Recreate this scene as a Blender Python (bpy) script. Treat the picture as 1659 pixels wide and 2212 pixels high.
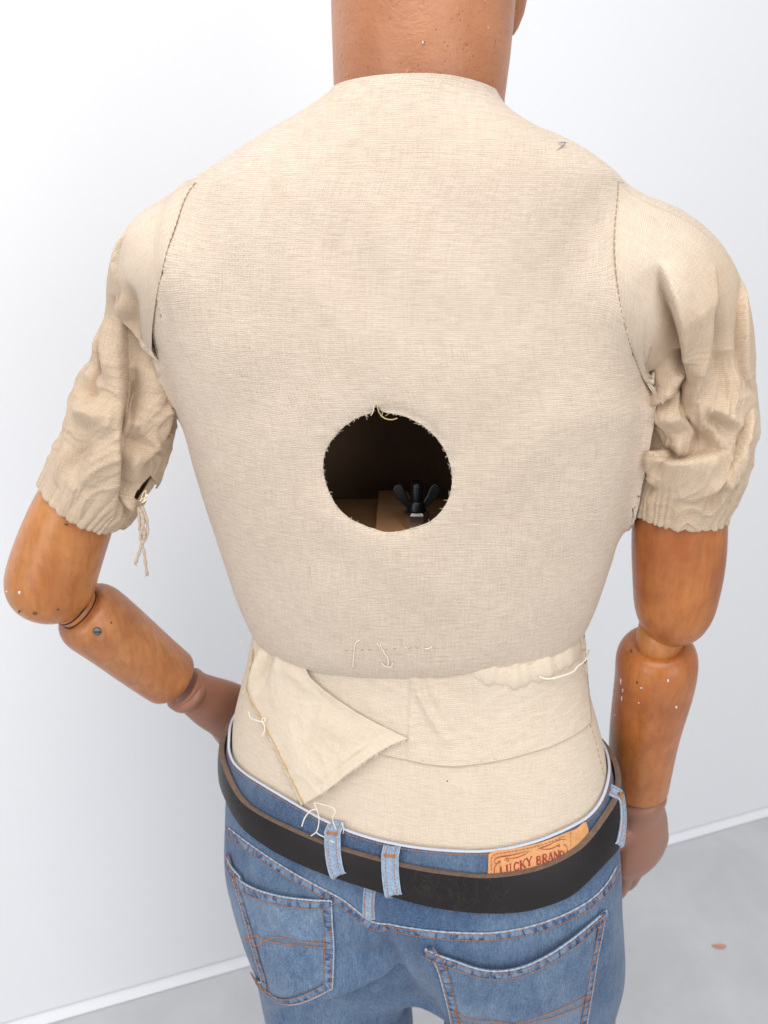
import bpy, bmesh, math, random
import numpy as np
from mathutils import Vector, Matrix, noise as mnoise
R = math.radians
rng = np.random.RandomState(7); random.seed(7)
for o in list(bpy.data.objects): bpy.data.objects.remove(o)
SC = bpy.context.scene
COL = SC.collection

# ---------------------------------------------------------------- camera
PITCH = 20.0
CAM = np.array([0.0, -0.62, 1.545]); FPX = 1790.0; CU, CV = 829.5, 1106.0
cd = bpy.data.cameras.new("camera"); cam = bpy.data.objects.new("camera", cd); COL.objects.link(cam)
cam.location = CAM; cam.rotation_euler = (R(90 - PITCH), 0, 0)
cd.sensor_fit = 'VERTICAL'; cd.sensor_height = 17.3; cd.sensor_width = 13.0
cd.lens = 17.3 * FPX / 2212.0; cd.clip_start = 0.02; cd.clip_end = 100
cd.dof.use_dof = True; cd.dof.focus_distance = 0.68; cd.dof.aperture_fstop = 4.5
SC.camera = cam
# ---------------------------------------------------------------- light
SC.view_settings.view_transform = 'Standard'; SC.view_settings.look = 'None'
SC.view_settings.exposure = 0.10; SC.view_settings.gamma = 1.0
W = bpy.data.worlds.new("World"); SC.world = W; W.use_nodes = True
bg = W.node_tree.nodes['Background']
bg.inputs[0].default_value = (0.95, 0.975, 1.0, 1); bg.inputs[1].default_value = 0.52
def area(name, loc, target, size, power, col=(1, 1, 1), sy=None):
    l = bpy.data.lights.new(name, 'AREA'); l.shape = 'RECTANGLE'; l.size = size; l.size_y = sy or size
    l.energy = power; l.color = col
    o = bpy.data.objects.new(name, l); COL.objects.link(o); o.location = loc
    d = Vector(target) - Vector(loc); o.rotation_euler = d.to_track_quat('-Z', 'Y').to_euler(); return o
area("ceiling_panel", (-0.15, -1.0, 3.0), (-0.05, -0.2, 0.6), 2.2, 44, (1.0, 0.99, 0.98))
area("rear_wall_fill", (1.9, -3.2, 1.5), (0.2, 0.7, 0.6), 2.2, 38, (1.0, 0.99, 0.98))  # added lamp behind the camera, evens out the right of the wall
area("left_wall_fill", (-2.3, -2.6, 1.4), (-0.4, 0.6, 0.5), 1.8, 26, (1.0, 0.99, 0.98))  # second added lamp, brightens the lower left of the wall

# ---------------------------------------------------------------- projection helpers (pixels of a 1659 x 2212 picture)
cp, sp = math.cos(R(PITCH)), math.sin(R(PITCH))
FWD = np.array([0, cp, -sp]); UPV = np.array([0, sp, cp])
def ray(u, v):
    u = np.asarray(u, float); v = np.asarray(v, float)
    d = np.stack([(u - CU) / FPX, np.zeros_like(u), np.zeros_like(u)], -1) + FWD + ((CV - v) / FPX)[..., None] * UPV
    return d / np.linalg.norm(d, axis=-1, keepdims=True)
def PT(u, v, Y):
    d = ray(u, v); t = (np.asarray(Y) - CAM[1]) / d[..., 1]
    return CAM + d * np.asarray(t)[..., None]
def PZ(u, v, Z):
    d = ray(u, v); t = (Z - CAM[2]) / d[..., 2]
    return CAM + d * t[..., None]
def proj(p):
    q = np.asarray(p) - CAM; dep = q @ FWD
    return np.stack([CU + FPX * q[..., 0] / dep, CV - FPX * (q @ UPV) / dep], -1), dep
def mpp(p): return proj(p)[1] / FPX           # metres per pixel
def resample(pl, n):
    pl = np.asarray(pl, float); s = np.r_[0, np.cumsum(np.linalg.norm(np.diff(pl, axis=0), axis=1))]
    t = np.linspace(0, s[-1], n)
    return np.stack([np.interp(t, s, pl[:, k]) for k in range(pl.shape[1])], -1)
def smooth_pl(pl, n, it=2):
    """Chaikin-rounded resampling of an open polyline"""
    pl = np.asarray(pl, float)
    for _ in range(it):
        q = pl[:-1] * .75 + pl[1:] * .25; r_ = pl[:-1] * .25 + pl[1:] * .75
        pl = np.vstack([pl[:1], np.stack([q, r_], 1).reshape(-1, pl.shape[1]), pl[-1:]])
    return resample(pl, n)
def smooth_closed(pl, n, it=2):
    pl = np.asarray(pl, float)
    for _ in range(it):
        nx = np.roll(pl, -1, 0); pl = np.stack([pl * .75 + nx * .25, pl * .25 + nx * .75], 1).reshape(-1, pl.shape[1])
    return resample(np.vstack([pl, pl[:1]]), n + 1)[:n]
def gsm(x, s):
    k = np.exp(-0.5 * (np.arange(-4 * int(s + 1), 4 * int(s + 1) + 1) / s) ** 2); k /= k.sum(); n = len(k) // 2
    return np.convolve(np.pad(x, n, 'edge'), k, 'valid')
def smin(a, b, k):
    h = np.clip(0.5 + 0.5 * (b - a) / k, 0, 1); return b + (a - b) * h - k * h * (1 - h)
def sstep(a, b, x):
    t = np.clip((x - a) / (b - a), 0, 1); return t * t * (3 - 2 * t)

# ---------------------------------------------------------------- body stacks fitted to outlines
class Stack:
    """A body as horizontal super-ellipse rings; half widths and centres follow a left and a right outline."""
    def __init__(s, z0, z1, back, depth, L, Rr, yaw, nexp=2.3, grow=0.0, sm=6.0):
        s.z = np.linspace(z0, z1, 180); zb = np.array(back); zd = np.array(depth)
        yb = gsm(np.interp(s.z, zb[:, 0], zb[:, 1]), 5); dp = gsm(np.interp(s.z, zd[:, 0], zd[:, 1]), 5)
        s.b = dp / 2; s.cy = yb + s.b; s.n = nexp
        s.cx = np.full(180, 0.04); s.a = np.full(180, 0.17); s.yaw = yaw
        L = np.array(sorted(L, key=lambda p: p[1]), float); Rr = np.array(sorted(Rr, key=lambda p: p[1]), float)
        th = np.linspace(0, 2 * np.pi, 145)[:-1]
        for _ in range(14):
            P = s.ring(th)                              # (90,144,3)
            uv, dep = proj(P)
            for side, tr in ((-1, L), (1, Rr)):
                k = np.argmax(side * uv[..., 0], axis=1); i = np.arange(180)
                u, v, d = uv[i, k, 0], uv[i, k, 1], dep[i, k]
                e = (np.interp(v, tr[:, 1], tr[:, 0]) - u) * d / FPX
                s.cx = s.cx + e * 0.5; s.a = np.clip(s.a + side * e * 0.5, 0.03, 0.4)
        s.a = gsm(s.a, sm) + grow; s.cx = gsm(s.cx, sm); s.b = s.b + grow
    def ring(s, th):
        n = s.n; c, d = np.cos(th), np.sin(th)
        x = np.sign(c) * np.abs(c) ** (2 / n); y = np.sign(d) * np.abs(d) ** (2 / n)
        X = s.a[:, None] * x; Y = s.b[:, None] * y; cw, sw = math.cos(s.yaw), math.sin(s.yaw)
        return np.stack([s.cx[:, None] + cw * X - sw * Y, s.cy[:, None] + sw * X + cw * Y, np.repeat(s.z[:, None], len(th), 1)], -1)
    def at(s, z): return [np.interp(z, s.z, q) for q in (s.cx, s.cy, s.a, s.b)]
    def f(s, p):
        cx, cy, a, b = s.at(p[..., 2]); x = p[..., 0] - cx; y = p[..., 1] - cy
        cw, sw = math.cos(s.yaw), math.sin(s.yaw); X = cw * x + sw * y; Y = -sw * x + cw * y
        r = np.sqrt(X * X + Y * Y) + 1e-9
        rho = (np.abs(X / a) ** s.n + np.abs(Y / b) ** s.n) ** (1 / s.n) + 1e-9
        return r * (1 - 1 / rho)
def chain(pts, rad, n=26):
    """a smooth bent tube: returns spine, radii"""
    q = smooth_pl(np.column_stack([pts, rad]), n, 3); return q[:, :3], q[:, 3]
def f_chain(p, S, r):
    best = np.full(p.shape[:-1], 1e9)
    for i in range(len(S) - 1):
        ab = S[i + 1] - S[i]; t = np.clip(((p - S[i]) @ ab) / (ab @ ab + 1e-12), 0, 1)
        d = np.linalg.norm(p - S[i] - t[..., None] * ab, axis=-1) - (r[i] + (r[i + 1] - r[i]) * t)
        best = np.minimum(best, d)
    return best
def grad(f, p, h=8e-4):
    g = np.stack([f(p + np.eye(3)[k] * h) - f(p - np.eye(3)[k] * h) for k in range(3)], -1) / (2 * h)
    return g
def onto(f, p, off=0.0, it=4, lim=0.012):
    for _ in range(it):
        v = f(p) - off; g = grad(f, p); st = v[..., None] * g / ((g * g).sum(-1, keepdims=True) + 1e-6)
        l = np.linalg.norm(st, axis=-1, keepdims=True); p = p - st * np.minimum(1, lim / (l + 1e-9))
    return p
def nrm(f, p):
    g = grad(f, p); return g / (np.linalg.norm(g, axis=-1, keepdims=True) + 1e-9)
JB = [None]
def march(f, uv, t0=0.35, t1=1.2, n=110, off=0.0):
    if JB[0] is not None and f is f_jeans:
        uv = np.asarray(uv, float); d = ray(uv[..., 0], uv[..., 1]); Q = march0(f, uv, t0, t1, n, off); o_ = Vector(CAM); fl = Q.reshape(-1, 3); df = d.reshape(-1, 3)
        for i in range(len(fl)):
            h, nn, _, _ = JB[0].ray_cast(o_, Vector(df[i]))
            if h is not None and (np.array(h) - fl[i]) @ (np.array(h) - fl[i]) < .04 ** 2: fl[i] = h
        return fl.reshape(Q.shape)
    return march0(f, uv, t0, t1, n, off)
def march0(f, uv, t0=0.35, t1=1.2, n=110, off=0.0):
    """where the sight line through a pixel first meets f = off"""
    uv = np.asarray(uv, float); d = ray(uv[..., 0], uv[..., 1]); ts = np.linspace(t0, t1, n)
    lo = np.full(d.shape[:-1], np.nan); prev = None; hit = np.zeros(d.shape[:-1], bool); bestt = np.full(d.shape[:-1], t0); bestv = np.full(d.shape[:-1], 1e9)
    for t in ts:
        v = f(CAM + d * t) - off
        new = (v < 0) & ~hit; lo[new] = t; hit |= new
        b = (v < bestv) & ~hit; bestv[b] = v[b]; bestt[b] = t
    hi = np.where(hit, lo, bestt); a = np.where(hit, lo - (t1 - t0) / (n - 1), bestt)
    for _ in range(14):
        m = (a + hi) / 2; v = f(CAM + d * m[..., None]) - off; ins = v < 0
        hi = np.where(ins, m, hi); a = np.where(ins, a, m)
    return CAM + d * ((a + hi) / 2)[..., None]

TOR_L = [(730, 150), (726, 180), (718, 192), (690, 208), (640, 236), (560, 290), (480, 345), (432, 378), (400, 420), (380, 490), (362, 550), (348, 610), (336, 680), (333, 720), (345, 770), (365, 830),
         (383, 885), (402, 950), (420, 1020), (443, 1090), (463, 1150), (489, 1230), (509, 1290), (528, 1335), (545, 1368), (565, 1388), (600, 1412)]
TOR_R = [(1078, 150), (1080, 190), (1086, 207), (1112, 224), (1150, 246), (1205, 276), (1265, 320), (1335, 372), (1338, 430), (1330, 480), (1331, 560), (1341, 640), (1352, 700), (1380, 780), (1410, 868), (1396, 930),
         (1381, 1000), (1362, 1065), (1345, 1130), (1322, 1210), (1306, 1260), (1286, 1315), (1270, 1350), (1256, 1372), (1240, 1392), (1200, 1420)]
torso = Stack(1.122, 1.634,
              [(1.122, .066), (1.129, .050), (1.138, .040), (1.155, .032), (1.20, .022), (1.25, .013), (1.30, .006), (1.36, .0), (1.44, -.004), (1.50, -.003), (1.55, .001), (1.59, .008), (1.615, .015), (1.634, .022)],
              [(1.122, .125), (1.133, .16), (1.15, .182), (1.25, .215), (1.35, .235), (1.45, .225), (1.52, .20), (1.57, .175), (1.60, .158), (1.634, .146)],
              TOR_L, TOR_R, R(-6), 2.12, 0.0, 1.5)
LOW_L = [(560, 1300), (546, 1370), (532, 1440), (522, 1480), (510, 1530), (500, 1570), (492, 1620), (489, 1700), (485, 1780), (486, 1840), (494, 1890), (523, 1994), (537, 2057), (555, 2140), (572, 2212)]
LOW_R = [(1236, 1300), (1248, 1375), (1254, 1420), (1268, 1490), (1284, 1540), (1300, 1600), (1312, 1650), (1322, 1690), (1332, 1740), (1338, 1790), (1339, 1838), (1336, 1931), (1334, 1975), (1337, 2062), (1335, 2212)]
LB = [(.62, .06), (.70, .045), (.76, .022), (.80, .004), (.84, -.006), (.88, -.010), (.92, -.006), (.96, .004), (1.0, .016), (1.04, .028), (1.08, .038), (1.12, .045), (1.22, .046)]
LD = [(.62, .20), (.70, .20), (.78, .225), (.85, .24), (.92, .235), (1.0, .215), (1.06, .195), (1.12, .18), (1.22, .17)]
low = Stack(.62, 1.22, LB, LD, LOW_L, LOW_R, R(-13), 2.2)

def chain_px(rows):
    P = np.array([PT(u, v, Y) for u, v, Y, r in rows]); rad = np.array([r[3] for r in rows]) * mpp(P); return P, rad
SL_R, SR_R = chain(*chain_px([(1322, 610, .085, 182), (1395, 625, .085, 172), (1456, 655, .082, 143), (1492, 720, .082, 122), (1500, 790, .082, 116), (1502, 870, .084, 124), (1496, 950, .088, 125), (1484, 1020, .09, 118), (1468, 1075, .092, 106), (1464, 1098, .093, 99)]))
SL_L, SR_L = chain(*chain_px([(430, 585, .10, 158), (372, 588, .105, 126), (324, 615, .115, 90), (310, 690, .12, 72), (296, 780, .125, 80), (276, 860, .13, 91), (252, 940, .13, 104), (226, 1008, .13, 107), (196, 1056, .13, 99), (177, 1082, .13, 90)]))
f_tor = torso.f
def f_bust(p): return smin(smin(torso.f(p), f_chain(p, SL_R, SR_R), .028), f_chain(p, SL_L, SR_L), .028)
def f_bustR(p): return smin(torso.f(p), f_chain(p, SL_R, SR_R), .028)
def f_bustL(p): return smin(torso.f(p), f_chain(p, SL_L, SR_L), .028)
f_low = low.f

# ---------------------------------------------------------------- object helpers
def tag(o, label=None, cat=None, group=None, kind=None):
    for k, v in (('label', label), ('category', cat), ('group', group), ('kind', kind)):
        if v: o[k] = v
    return o
def empty(name, loc):
    o = bpy.data.objects.new(name, None); COL.objects.link(o); o.location = loc; return o
def mesh(name, V, F, mat, parent=None, uv=None, smooth=True, mats=None, midx=None):
    """one mesh object in world coordinates; F is an int array of quads or a list of faces; uv is per vertex"""
    me = bpy.data.meshes.new(name); V = np.asarray(V, float)
    me.from_pydata(V.tolist(), [], F.tolist() if hasattr(F, 'tolist') else F)
    for m in (mats or [mat]): me.materials.append(m)
    if midx is not None: me.polygons.foreach_set('material_index', np.asarray(midx, np.int32))
    if uv is not None:
        l = me.uv_layers.new(name='UVMap'); idx = np.zeros(len(me.loops), np.int32); me.loops.foreach_get('vertex_index', idx)
        l.data.foreach_set('uv', np.asarray(uv, np.float32)[idx].ravel())
    me.polygons.foreach_set('use_smooth', np.full(len(me.polygons), smooth)); me.update()
    o = bpy.data.objects.new(name, me); COL.objects.link(o)
    if parent is not None:
        o.parent = parent; root = parent; off = Vector((0, 0, 0))
        while root is not None: off = off + root.location; root = root.parent
        o.location = -off if False else (0, 0, 0); me.transform(Matrix.Translation(-off))
    return o
def grid_faces(nr, nc, wrap=False):
    i = np.arange(nr - 1)[:, None]; j = np.arange(nc if wrap else nc - 1)[None, :]; j2 = (j + 1) % nc
    return np.stack([i * nc + j, i * nc + j2, (i + 1) * nc + j2, (i + 1) * nc + j], -1).reshape(-1, 4)
def arclen_uv(V, wrap=False, uv0=0):
    """uv in metres for a (nr,nc,3) grid: u along a row (0 at uv0), v down the column uv0"""
    du = np.linalg.norm(np.diff(V, axis=1), axis=-1); u = np.concatenate([np.zeros((len(V), 1)), np.cumsum(du, 1)], 1); u = u - u[:, uv0:uv0 + 1]
    dv = np.linalg.norm(np.diff(V[:, uv0], axis=0), axis=-1); v = np.r_[0, np.cumsum(dv)]
    return np.stack([u, np.repeat(v[:, None], V.shape[1], 1)], -1).reshape(-1, 2)
def frames(S):
    T = np.gradient(S, axis=0); T /= np.linalg.norm(T, axis=1, keepdims=True) + 1e-12
    n = np.cross(T[0], [0, 0, 1.0]);
    if np.linalg.norm(n) < .1: n = np.cross(T[0], [0, 1.0, 0])
    n /= np.linalg.norm(n); N = []
    for t in T:
        n = n - t * (n @ t); n = n / (np.linalg.norm(n) + 1e-12); N.append(n)
    N = np.array(N); return T, N, np.cross(T, N)
def tube(S, r, k=8, cap=True):
    S = np.asarray(S, float); r = np.broadcast_to(np.asarray(r, float), (len(S),)); T, N, B = frames(S)
    th = np.linspace(0, 2 * np.pi, k, endpoint=False)
    V = S[:, None] + r[:, None, None] * (np.cos(th)[None, :, None] * N[:, None] + np.sin(th)[None, :, None] * B[:, None])
    F = grid_faces(len(S), k, True).tolist(); V = V.reshape(-1, 3)
    if cap: F += [list(range(k))[::-1], list(range((len(S) - 1) * k, len(S) * k))]
    return V, F
class MB:
    def __init__(s): s.V = []; s.F = []; s.n = 0; s.uv = []
    def add(s, V, F, uv=None):
        V = np.asarray(V, float).reshape(-1, 3); s.V.append(V); s.F += [[i + s.n for i in f] for f in (F.tolist() if hasattr(F, 'tolist') else F)]; s.n += len(V)
        s.uv.append(np.zeros((len(V), 2)) if uv is None else np.asarray(uv).reshape(-1, 2))
    def build(s, name, mat, parent=None, smooth=True):
        o = mesh(name, np.vstack(s.V), s.F, mat, parent, np.vstack(s.uv), smooth)
        if 'stitch' in name or 'tack' in name or 'threads' in name: o['kind'] = 'stuff'
        return o
def strip_solid(top, bot, ntop, nbot, th, across=5):
    pass
def patch_solid(V, N, th):
    """(nr,nc,3) outer grid thickened inward by th -> V, F, uv"""
    nr, nc = V.shape[:2]; uv = arclen_uv(V); I = V - N * th
    F = grid_faces(nr, nc); m = nr * nc; F = [list(f) for f in F.tolist()]; G = [[q + m for q in f][::-1] for f in F]
    b = [(0, j) for j in range(nc)] + [(i, nc - 1) for i in range(1, nr)] + [(nr - 1, j) for j in range(nc - 2, -1, -1)] + [(i, 0) for i in range(nr - 2, 0, -1)]
    b = [i * nc + j for i, j in b]; E = [[b[(k + 1) % len(b)], b[k], b[k] + m, b[(k + 1) % len(b)] + m] for k in range(len(b))]
    return np.vstack([V.reshape(-1, 3), I.reshape(-1, 3)]), F + G + E, np.vstack([uv, uv])
def coons(top, right, bottom, left, nr, nc):
    """pixel-space patch: top/bottom run left to right, left/right run top to bottom"""
    T = smooth_pl(top, nc, 2); B = smooth_pl(bottom, nc, 2); L = smooth_pl(left, nr, 2); Rr = smooth_pl(right, nr, 2)
    s = np.linspace(0, 1, nc)[None, :, None]; t = np.linspace(0, 1, nr)[:, None, None]
    return (1 - t) * T[None] + t * B[None] + (1 - s) * L[:, None] + s * Rr[:, None] - ((1 - s) * (1 - t) * T[0] + s * (1 - t) * T[-1] + (1 - s) * t * B[0] + s * t * B[-1])
def stitches(mb, P, N, step=.0032, gap=.3, r=.00038, lift=.0003):
    """dashed thread along a 3-D line"""
    s = np.r_[0, np.cumsum(np.linalg.norm(np.diff(P, axis=0), axis=1))]; n = max(1, int(s[-1] / step))
    for k in range(n):
        t = np.linspace(k * step, (k + 1 - gap) * step, 4); t = np.clip(t, 0, s[-1])
        q = np.stack([np.interp(t, s, P[:, j]) for j in range(3)], -1); m = np.stack([np.interp(t, s, N[:, j]) for j in range(3)], -1)
        q = q + m * (lift + np.array([-r, r * .6, r * .6, -r])[:, None]); mb.add(*tube(q, r, 5))
def folds(V, Nn, f, FL, soft=.0007, gain=1.0, lat=0.0):
    """sum of cloth folds: each = (kind, pixel line, height m, width m[, valley m, valley width m, side])"""
    D = np.zeros(len(V)); DV = np.zeros((len(V), 3))
    for fo in FL:
        kind, pl, h, w = fo[:4]; px = smooth_pl(pl, 22, 2); Q = march(f, px); Q[1:-1] = np.stack([gsm(Q[:, k], 1.6)[1:-1] for k in range(3)], -1); Q = onto(f, Q, 0, 2); NQ = nrm(f, Q); NQ = np.stack([gsm(NQ[:, k], 2.0) for k in range(3)], -1); NQ /= np.linalg.norm(NQ, axis=1, keepdims=True)
        best = np.full(len(V), 1e9); sd = np.zeros(len(V)); tau = np.zeros(len(V))
        reach = w * 5 + .004; sel = np.where((np.abs(V - Q.mean(0)).max(1) < np.abs(Q - Q.mean(0)).max() + reach))[0]
        v = V[sel]; bs = best[sel]; ss = sd[sel]; tt = tau[sel]; sv = np.zeros((len(sel), 3))
        for i in range(len(Q) - 1):
            ab = Q[i + 1] - Q[i]; L2 = ab @ ab + 1e-12; t = np.clip(((v - Q[i]) @ ab) / L2, 0, 1)
            e = v - Q[i] - t[:, None] * ab; d = np.linalg.norm(e, axis=1); c = d < bs
            side = np.cross(NQ[i], ab / math.sqrt(L2)); s_ = e @ side
            bs[c] = d[c]; ss[c] = np.sign(s_[c]); tt[c] = (i + t[c]) / (len(Q) - 1); sv[c] = side
        env = np.sin(np.pi * np.clip(tt, 0, 1)) ** .8; s_ = ss * bs
        face = (Nn[sel] @ NQ.mean(0)) > -.2
        if kind == 'r': y = h * np.exp(-(bs / w) ** 2)
        else:
            vv, w2, sg = fo[4], fo[5], fo[6]; s_ = s_ * sg
            up = h * np.exp(-np.maximum(s_, 0) / w); dn = -vv * np.exp(np.minimum(s_, 0) / w2)
            m = 1 / (1 + np.exp(-np.clip(s_ / soft, -30, 30))); y = up * m + dn * (1 - m); DV[sel] -= np.where(face, gain * lat * env * m * h * np.exp(-np.maximum(s_, 0) / (w * .55)), 0)[:, None] * sv * sg
        D[sel] += np.where(face, y * env * gain, 0)
    return (D, DV) if lat else D

# ---------------------------------------------------------------- materials
class NT:
    def __init__(s, name):
        s.m = bpy.data.materials.new(name); s.m.use_nodes = True; s.t = s.m.node_tree; s.p = s.t.nodes['Principled BSDF']
    def n(s, typ, **kw):
        o = s.t.nodes.new(typ)
        for k, v in kw.items(): setattr(o, k, v)
        return o
    def l(s, a, b): s.t.links.new(a, b)
    def setin(s, sock, v):
        if hasattr(v, 'is_output'): s.l(v, sock)
        else: sock.default_value = v
    def math(s, op, a, b=0.0, c=0.0):
        o = s.n('ShaderNodeMath', operation=op); s.setin(o.inputs[0], a); s.setin(o.inputs[1], b); s.setin(o.inputs[2], c); return o.outputs[0]
    def coord(s, kind='Object', scale=(1, 1, 1), rot=(0, 0, 0), loc=(0, 0, 0)):
        c = s.n('ShaderNodeTexCoord'); m = s.n('ShaderNodeMapping'); m.inputs['Scale'].default_value = scale; m.inputs['Rotation'].default_value = rot; m.inputs['Location'].default_value = loc
        s.l(c.outputs[kind], m.inputs[0]); return m.outputs[0]
    def noise(s, vec, scale, detail=3, rough=.5, dist=0):
        o = s.n('ShaderNodeTexNoise'); s.l(vec, o.inputs['Vector']); o.inputs['Scale'].default_value = scale; o.inputs['Detail'].default_value = detail; o.inputs['Roughness'].default_value = rough; o.inputs['Distortion'].default_value = dist
        return o.outputs[0]
    def vor(s, vec, scale, feat='F1', rnd=1):
        o = s.n('ShaderNodeTexVoronoi', feature=feat); s.l(vec, o.inputs['Vector']); o.inputs['Scale'].default_value = scale; o.inputs['Randomness'].default_value = rnd; return o.outputs['Distance'], o.outputs['Color'] if feat != 'DISTANCE_TO_EDGE' else None
    def ramp(s, f, stops, interp='LINEAR'):
        o = s.n('ShaderNodeValToRGB'); o.color_ramp.interpolation = interp; s.l(f, o.inputs[0]); e = o.color_ramp.elements
        while len(e) < len(stops): e.new(.5)
        for q, (p, c) in zip(e, stops): q.position = p; q.color = c if len(c) == 4 else (*c, 1)
        return o.outputs[0]
    def mix(s, f, a, b, mode='MIX'):
        o = s.n('ShaderNodeMix', data_type='RGBA', blend_type=mode); s.setin(o.inputs[0], f); s.setin(o.inputs[6], a if hasattr(a, 'is_output') else (*a[:3], 1)); s.setin(o.inputs[7], b if hasattr(b, 'is_output') else (*b[:3], 1)); return o.outputs[2]
    def bump(s, h, strength, dist, prev=None):
        o = s.n('ShaderNodeBump'); s.l(h, o.inputs['Height']); o.inputs['Strength'].default_value = strength; o.inputs['Distance'].default_value = dist
        if prev is not None: s.l(prev, o.inputs['Normal'])
        return o.outputs[0]
    def out(s, color=None, rough=.5, normal=None, **kw):
        if color is not None: s.setin(s.p.inputs['Base Color'], color if hasattr(color, 'is_output') else (*color[:3], 1))
        s.setin(s.p.inputs['Roughness'], rough)
        if normal is not None: s.l(normal, s.p.inputs['Normal'])
        for k, v in kw.items(): s.setin(s.p.inputs[k.replace('_', ' ')], v)
        return s.m
def G(v): return (v, v, v)
def linen(name, base, dark, pitch=.0012, contrast=.5, rot=0.0, slub=1.0, stain=.25, loose=None):
    m = NT(name); uv = m.coord('UV', rot=(0, 0, rot)); sx = m.n('ShaderNodeSeparateXYZ'); m.l(uv, sx.inputs[0]); k = 2 * math.pi / pitch
    wob = m.noise(uv, 160, 2); wu = m.math('MULTIPLY_ADD', wob, 3.0, m.math('MULTIPLY', sx.outputs[0], k)); wv = m.math('MULTIPLY_ADD', wob, 3.0, m.math('MULTIPLY', sx.outputs[1], k))
    su = m.math('SINE', wu); sv = m.math('SINE', wv); weave = m.math('MULTIPLY_ADD', m.math('MULTIPLY', su, sv), .34, m.math('MULTIPLY_ADD', sv, .26, .5))
    def st(scale, detail=2):
        mp = m.n('ShaderNodeMapping'); mp.inputs['Scale'].default_value = (*scale, 1); m.l(uv, mp.inputs[0]); return m.noise(mp.outputs[0], 1.0, detail, .65)
    row = st((75, 880)); row2 = st((40, 420)); colm = st((820, 45))
    sl = m.ramp(row, [(.36, G(0)), (.66, G(1))]); sl2 = m.ramp(row2, [(.4, G(0)), (.62, G(1))]); sc = m.ramp(colm, [(.42, G(0)), (.68, G(1))])
    f = m.math('ADD', m.math('MULTIPLY', weave, .52), m.math('ADD', m.math('MULTIPLY', sl, .27 * slub), m.math('ADD', m.math('MULTIPLY', sl2, .10 * slub), m.math('MULTIPLY', sc, .17))))
    gr = m.ramp(m.noise(uv, 1000, 1, .5), [(.36, G(0)), (.64, G(1))]); f = m.math('MULTIPLY_ADD', m.math('SUBTRACT', gr, .5), .30, f); f = m.math('MULTIPLY', f, contrast); blot = m.noise(m.coord('Object'), 9, 4, .6); f = m.math('MULTIPLY_ADD', m.math('SUBTRACT', blot, .5), stain, f)
    if loose:                                                       # pale lined cap; unlined puff is browner, with fold shade put in its colour
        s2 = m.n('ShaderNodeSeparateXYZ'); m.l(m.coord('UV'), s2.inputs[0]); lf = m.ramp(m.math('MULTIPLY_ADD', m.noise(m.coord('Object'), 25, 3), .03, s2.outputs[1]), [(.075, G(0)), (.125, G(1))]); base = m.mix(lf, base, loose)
    col = m.mix(f, base, dark)
    fl = m.vor(uv, 95)[0]; fle = m.ramp(fl, [(.0, G(1)), (.05, G(.8)), (.075, G(0))]); gate = m.ramp(m.noise(uv, 30, 1), [(.60, G(0)), (.68, G(1))])
    col = m.mix(m.math('MULTIPLY', m.math('MULTIPLY', fle, gate), .40), col, (.42, .22, .07))
    nb = m.bump(weave, .55, .0004); nb = m.bump(row2, .12, .0008, nb)
    return m.out(col, .86, nb, Sheen_Weight=.12, Sheen_Roughness=.5, Specular_IOR_Level=.18)
M = {}
M['linen'] = linen('linen_cloth', (.79, .672, .556), (.35, .255, .18), .0015, .80)
M['linen_hip'] = linen('linen_cloth_cream', (.785, .672, .548), (.40, .30, .205), .0014, .66)
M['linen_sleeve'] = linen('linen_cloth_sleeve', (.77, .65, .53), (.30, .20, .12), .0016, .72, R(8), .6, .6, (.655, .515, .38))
M['linen_flap'] = linen('linen_cloth_loose', (.80, .685, .55), (.42, .31, .205), .0016, .64, R(35), .6, .4)
def plain(name, col, rough, bs=0, bscale=400, metal=0.0, var=.0, vscale=20):
    m = NT(name); c = m.coord('Object'); colr = col
    if var: colr = m.mix(m.noise(c, vscale, 4), tuple(x * (1 - var) for x in col), tuple(min(1, x * (1 + var)) for x in col))
    return m.out(colr, rough, m.bump(m.noise(c, bscale, 3), bs, .001) if bs else None, Metallic=metal)
M['thread'] = plain('pale_thread', (.84, .78, .66), .85, 0)
M['thread_tan'] = plain('tan_thread', (.50, .35, .17), .85, var=.25, vscale=300)
M['thread_orange'] = plain('orange_thread', (.42, .17, .05), .8, var=.4, vscale=200)
M['thread_dark'] = plain('grey_brown_thread', (.38, .27, .15), .85, var=.4, vscale=400)
M['fray'] = plain('frayed_linen', (.78, .68, .52), .9, var=.2, vscale=400)
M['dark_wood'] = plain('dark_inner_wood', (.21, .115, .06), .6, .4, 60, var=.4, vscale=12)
M['inner_wood'] = plain('brown_inner_wood', (.50, .26, .125), .5, .3, 80, var=.3, vscale=25)
M['black_metal'] = plain('black_steel', (.022, .022, .024), .32, .1, 300, metal=.6, var=.3)
M['steel'] = plain('grey_steel', (.62, .60, .58), .3, .1, 300, metal=1.0, var=.2)
M['screw'] = plain('dark_screw_steel', (.17, .16, .16), .45, .2, 300, metal=.6, var=.3)
M['pin'] = plain('pin_steel', (.55, .55, .58), .3, metal=1.0)
M['paint_chip'] = plain('white_paint_chip', (.74, .70, .66), .6)
M['dark_dent'] = plain('dark_dent', (.13, .05, .022), .7)
M['dark_hole_and_shade'] = plain('dark_hole_and_shade', (.02, .012, .008), .8)  # near black for small holes and for shade drawn at the elbow
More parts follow.
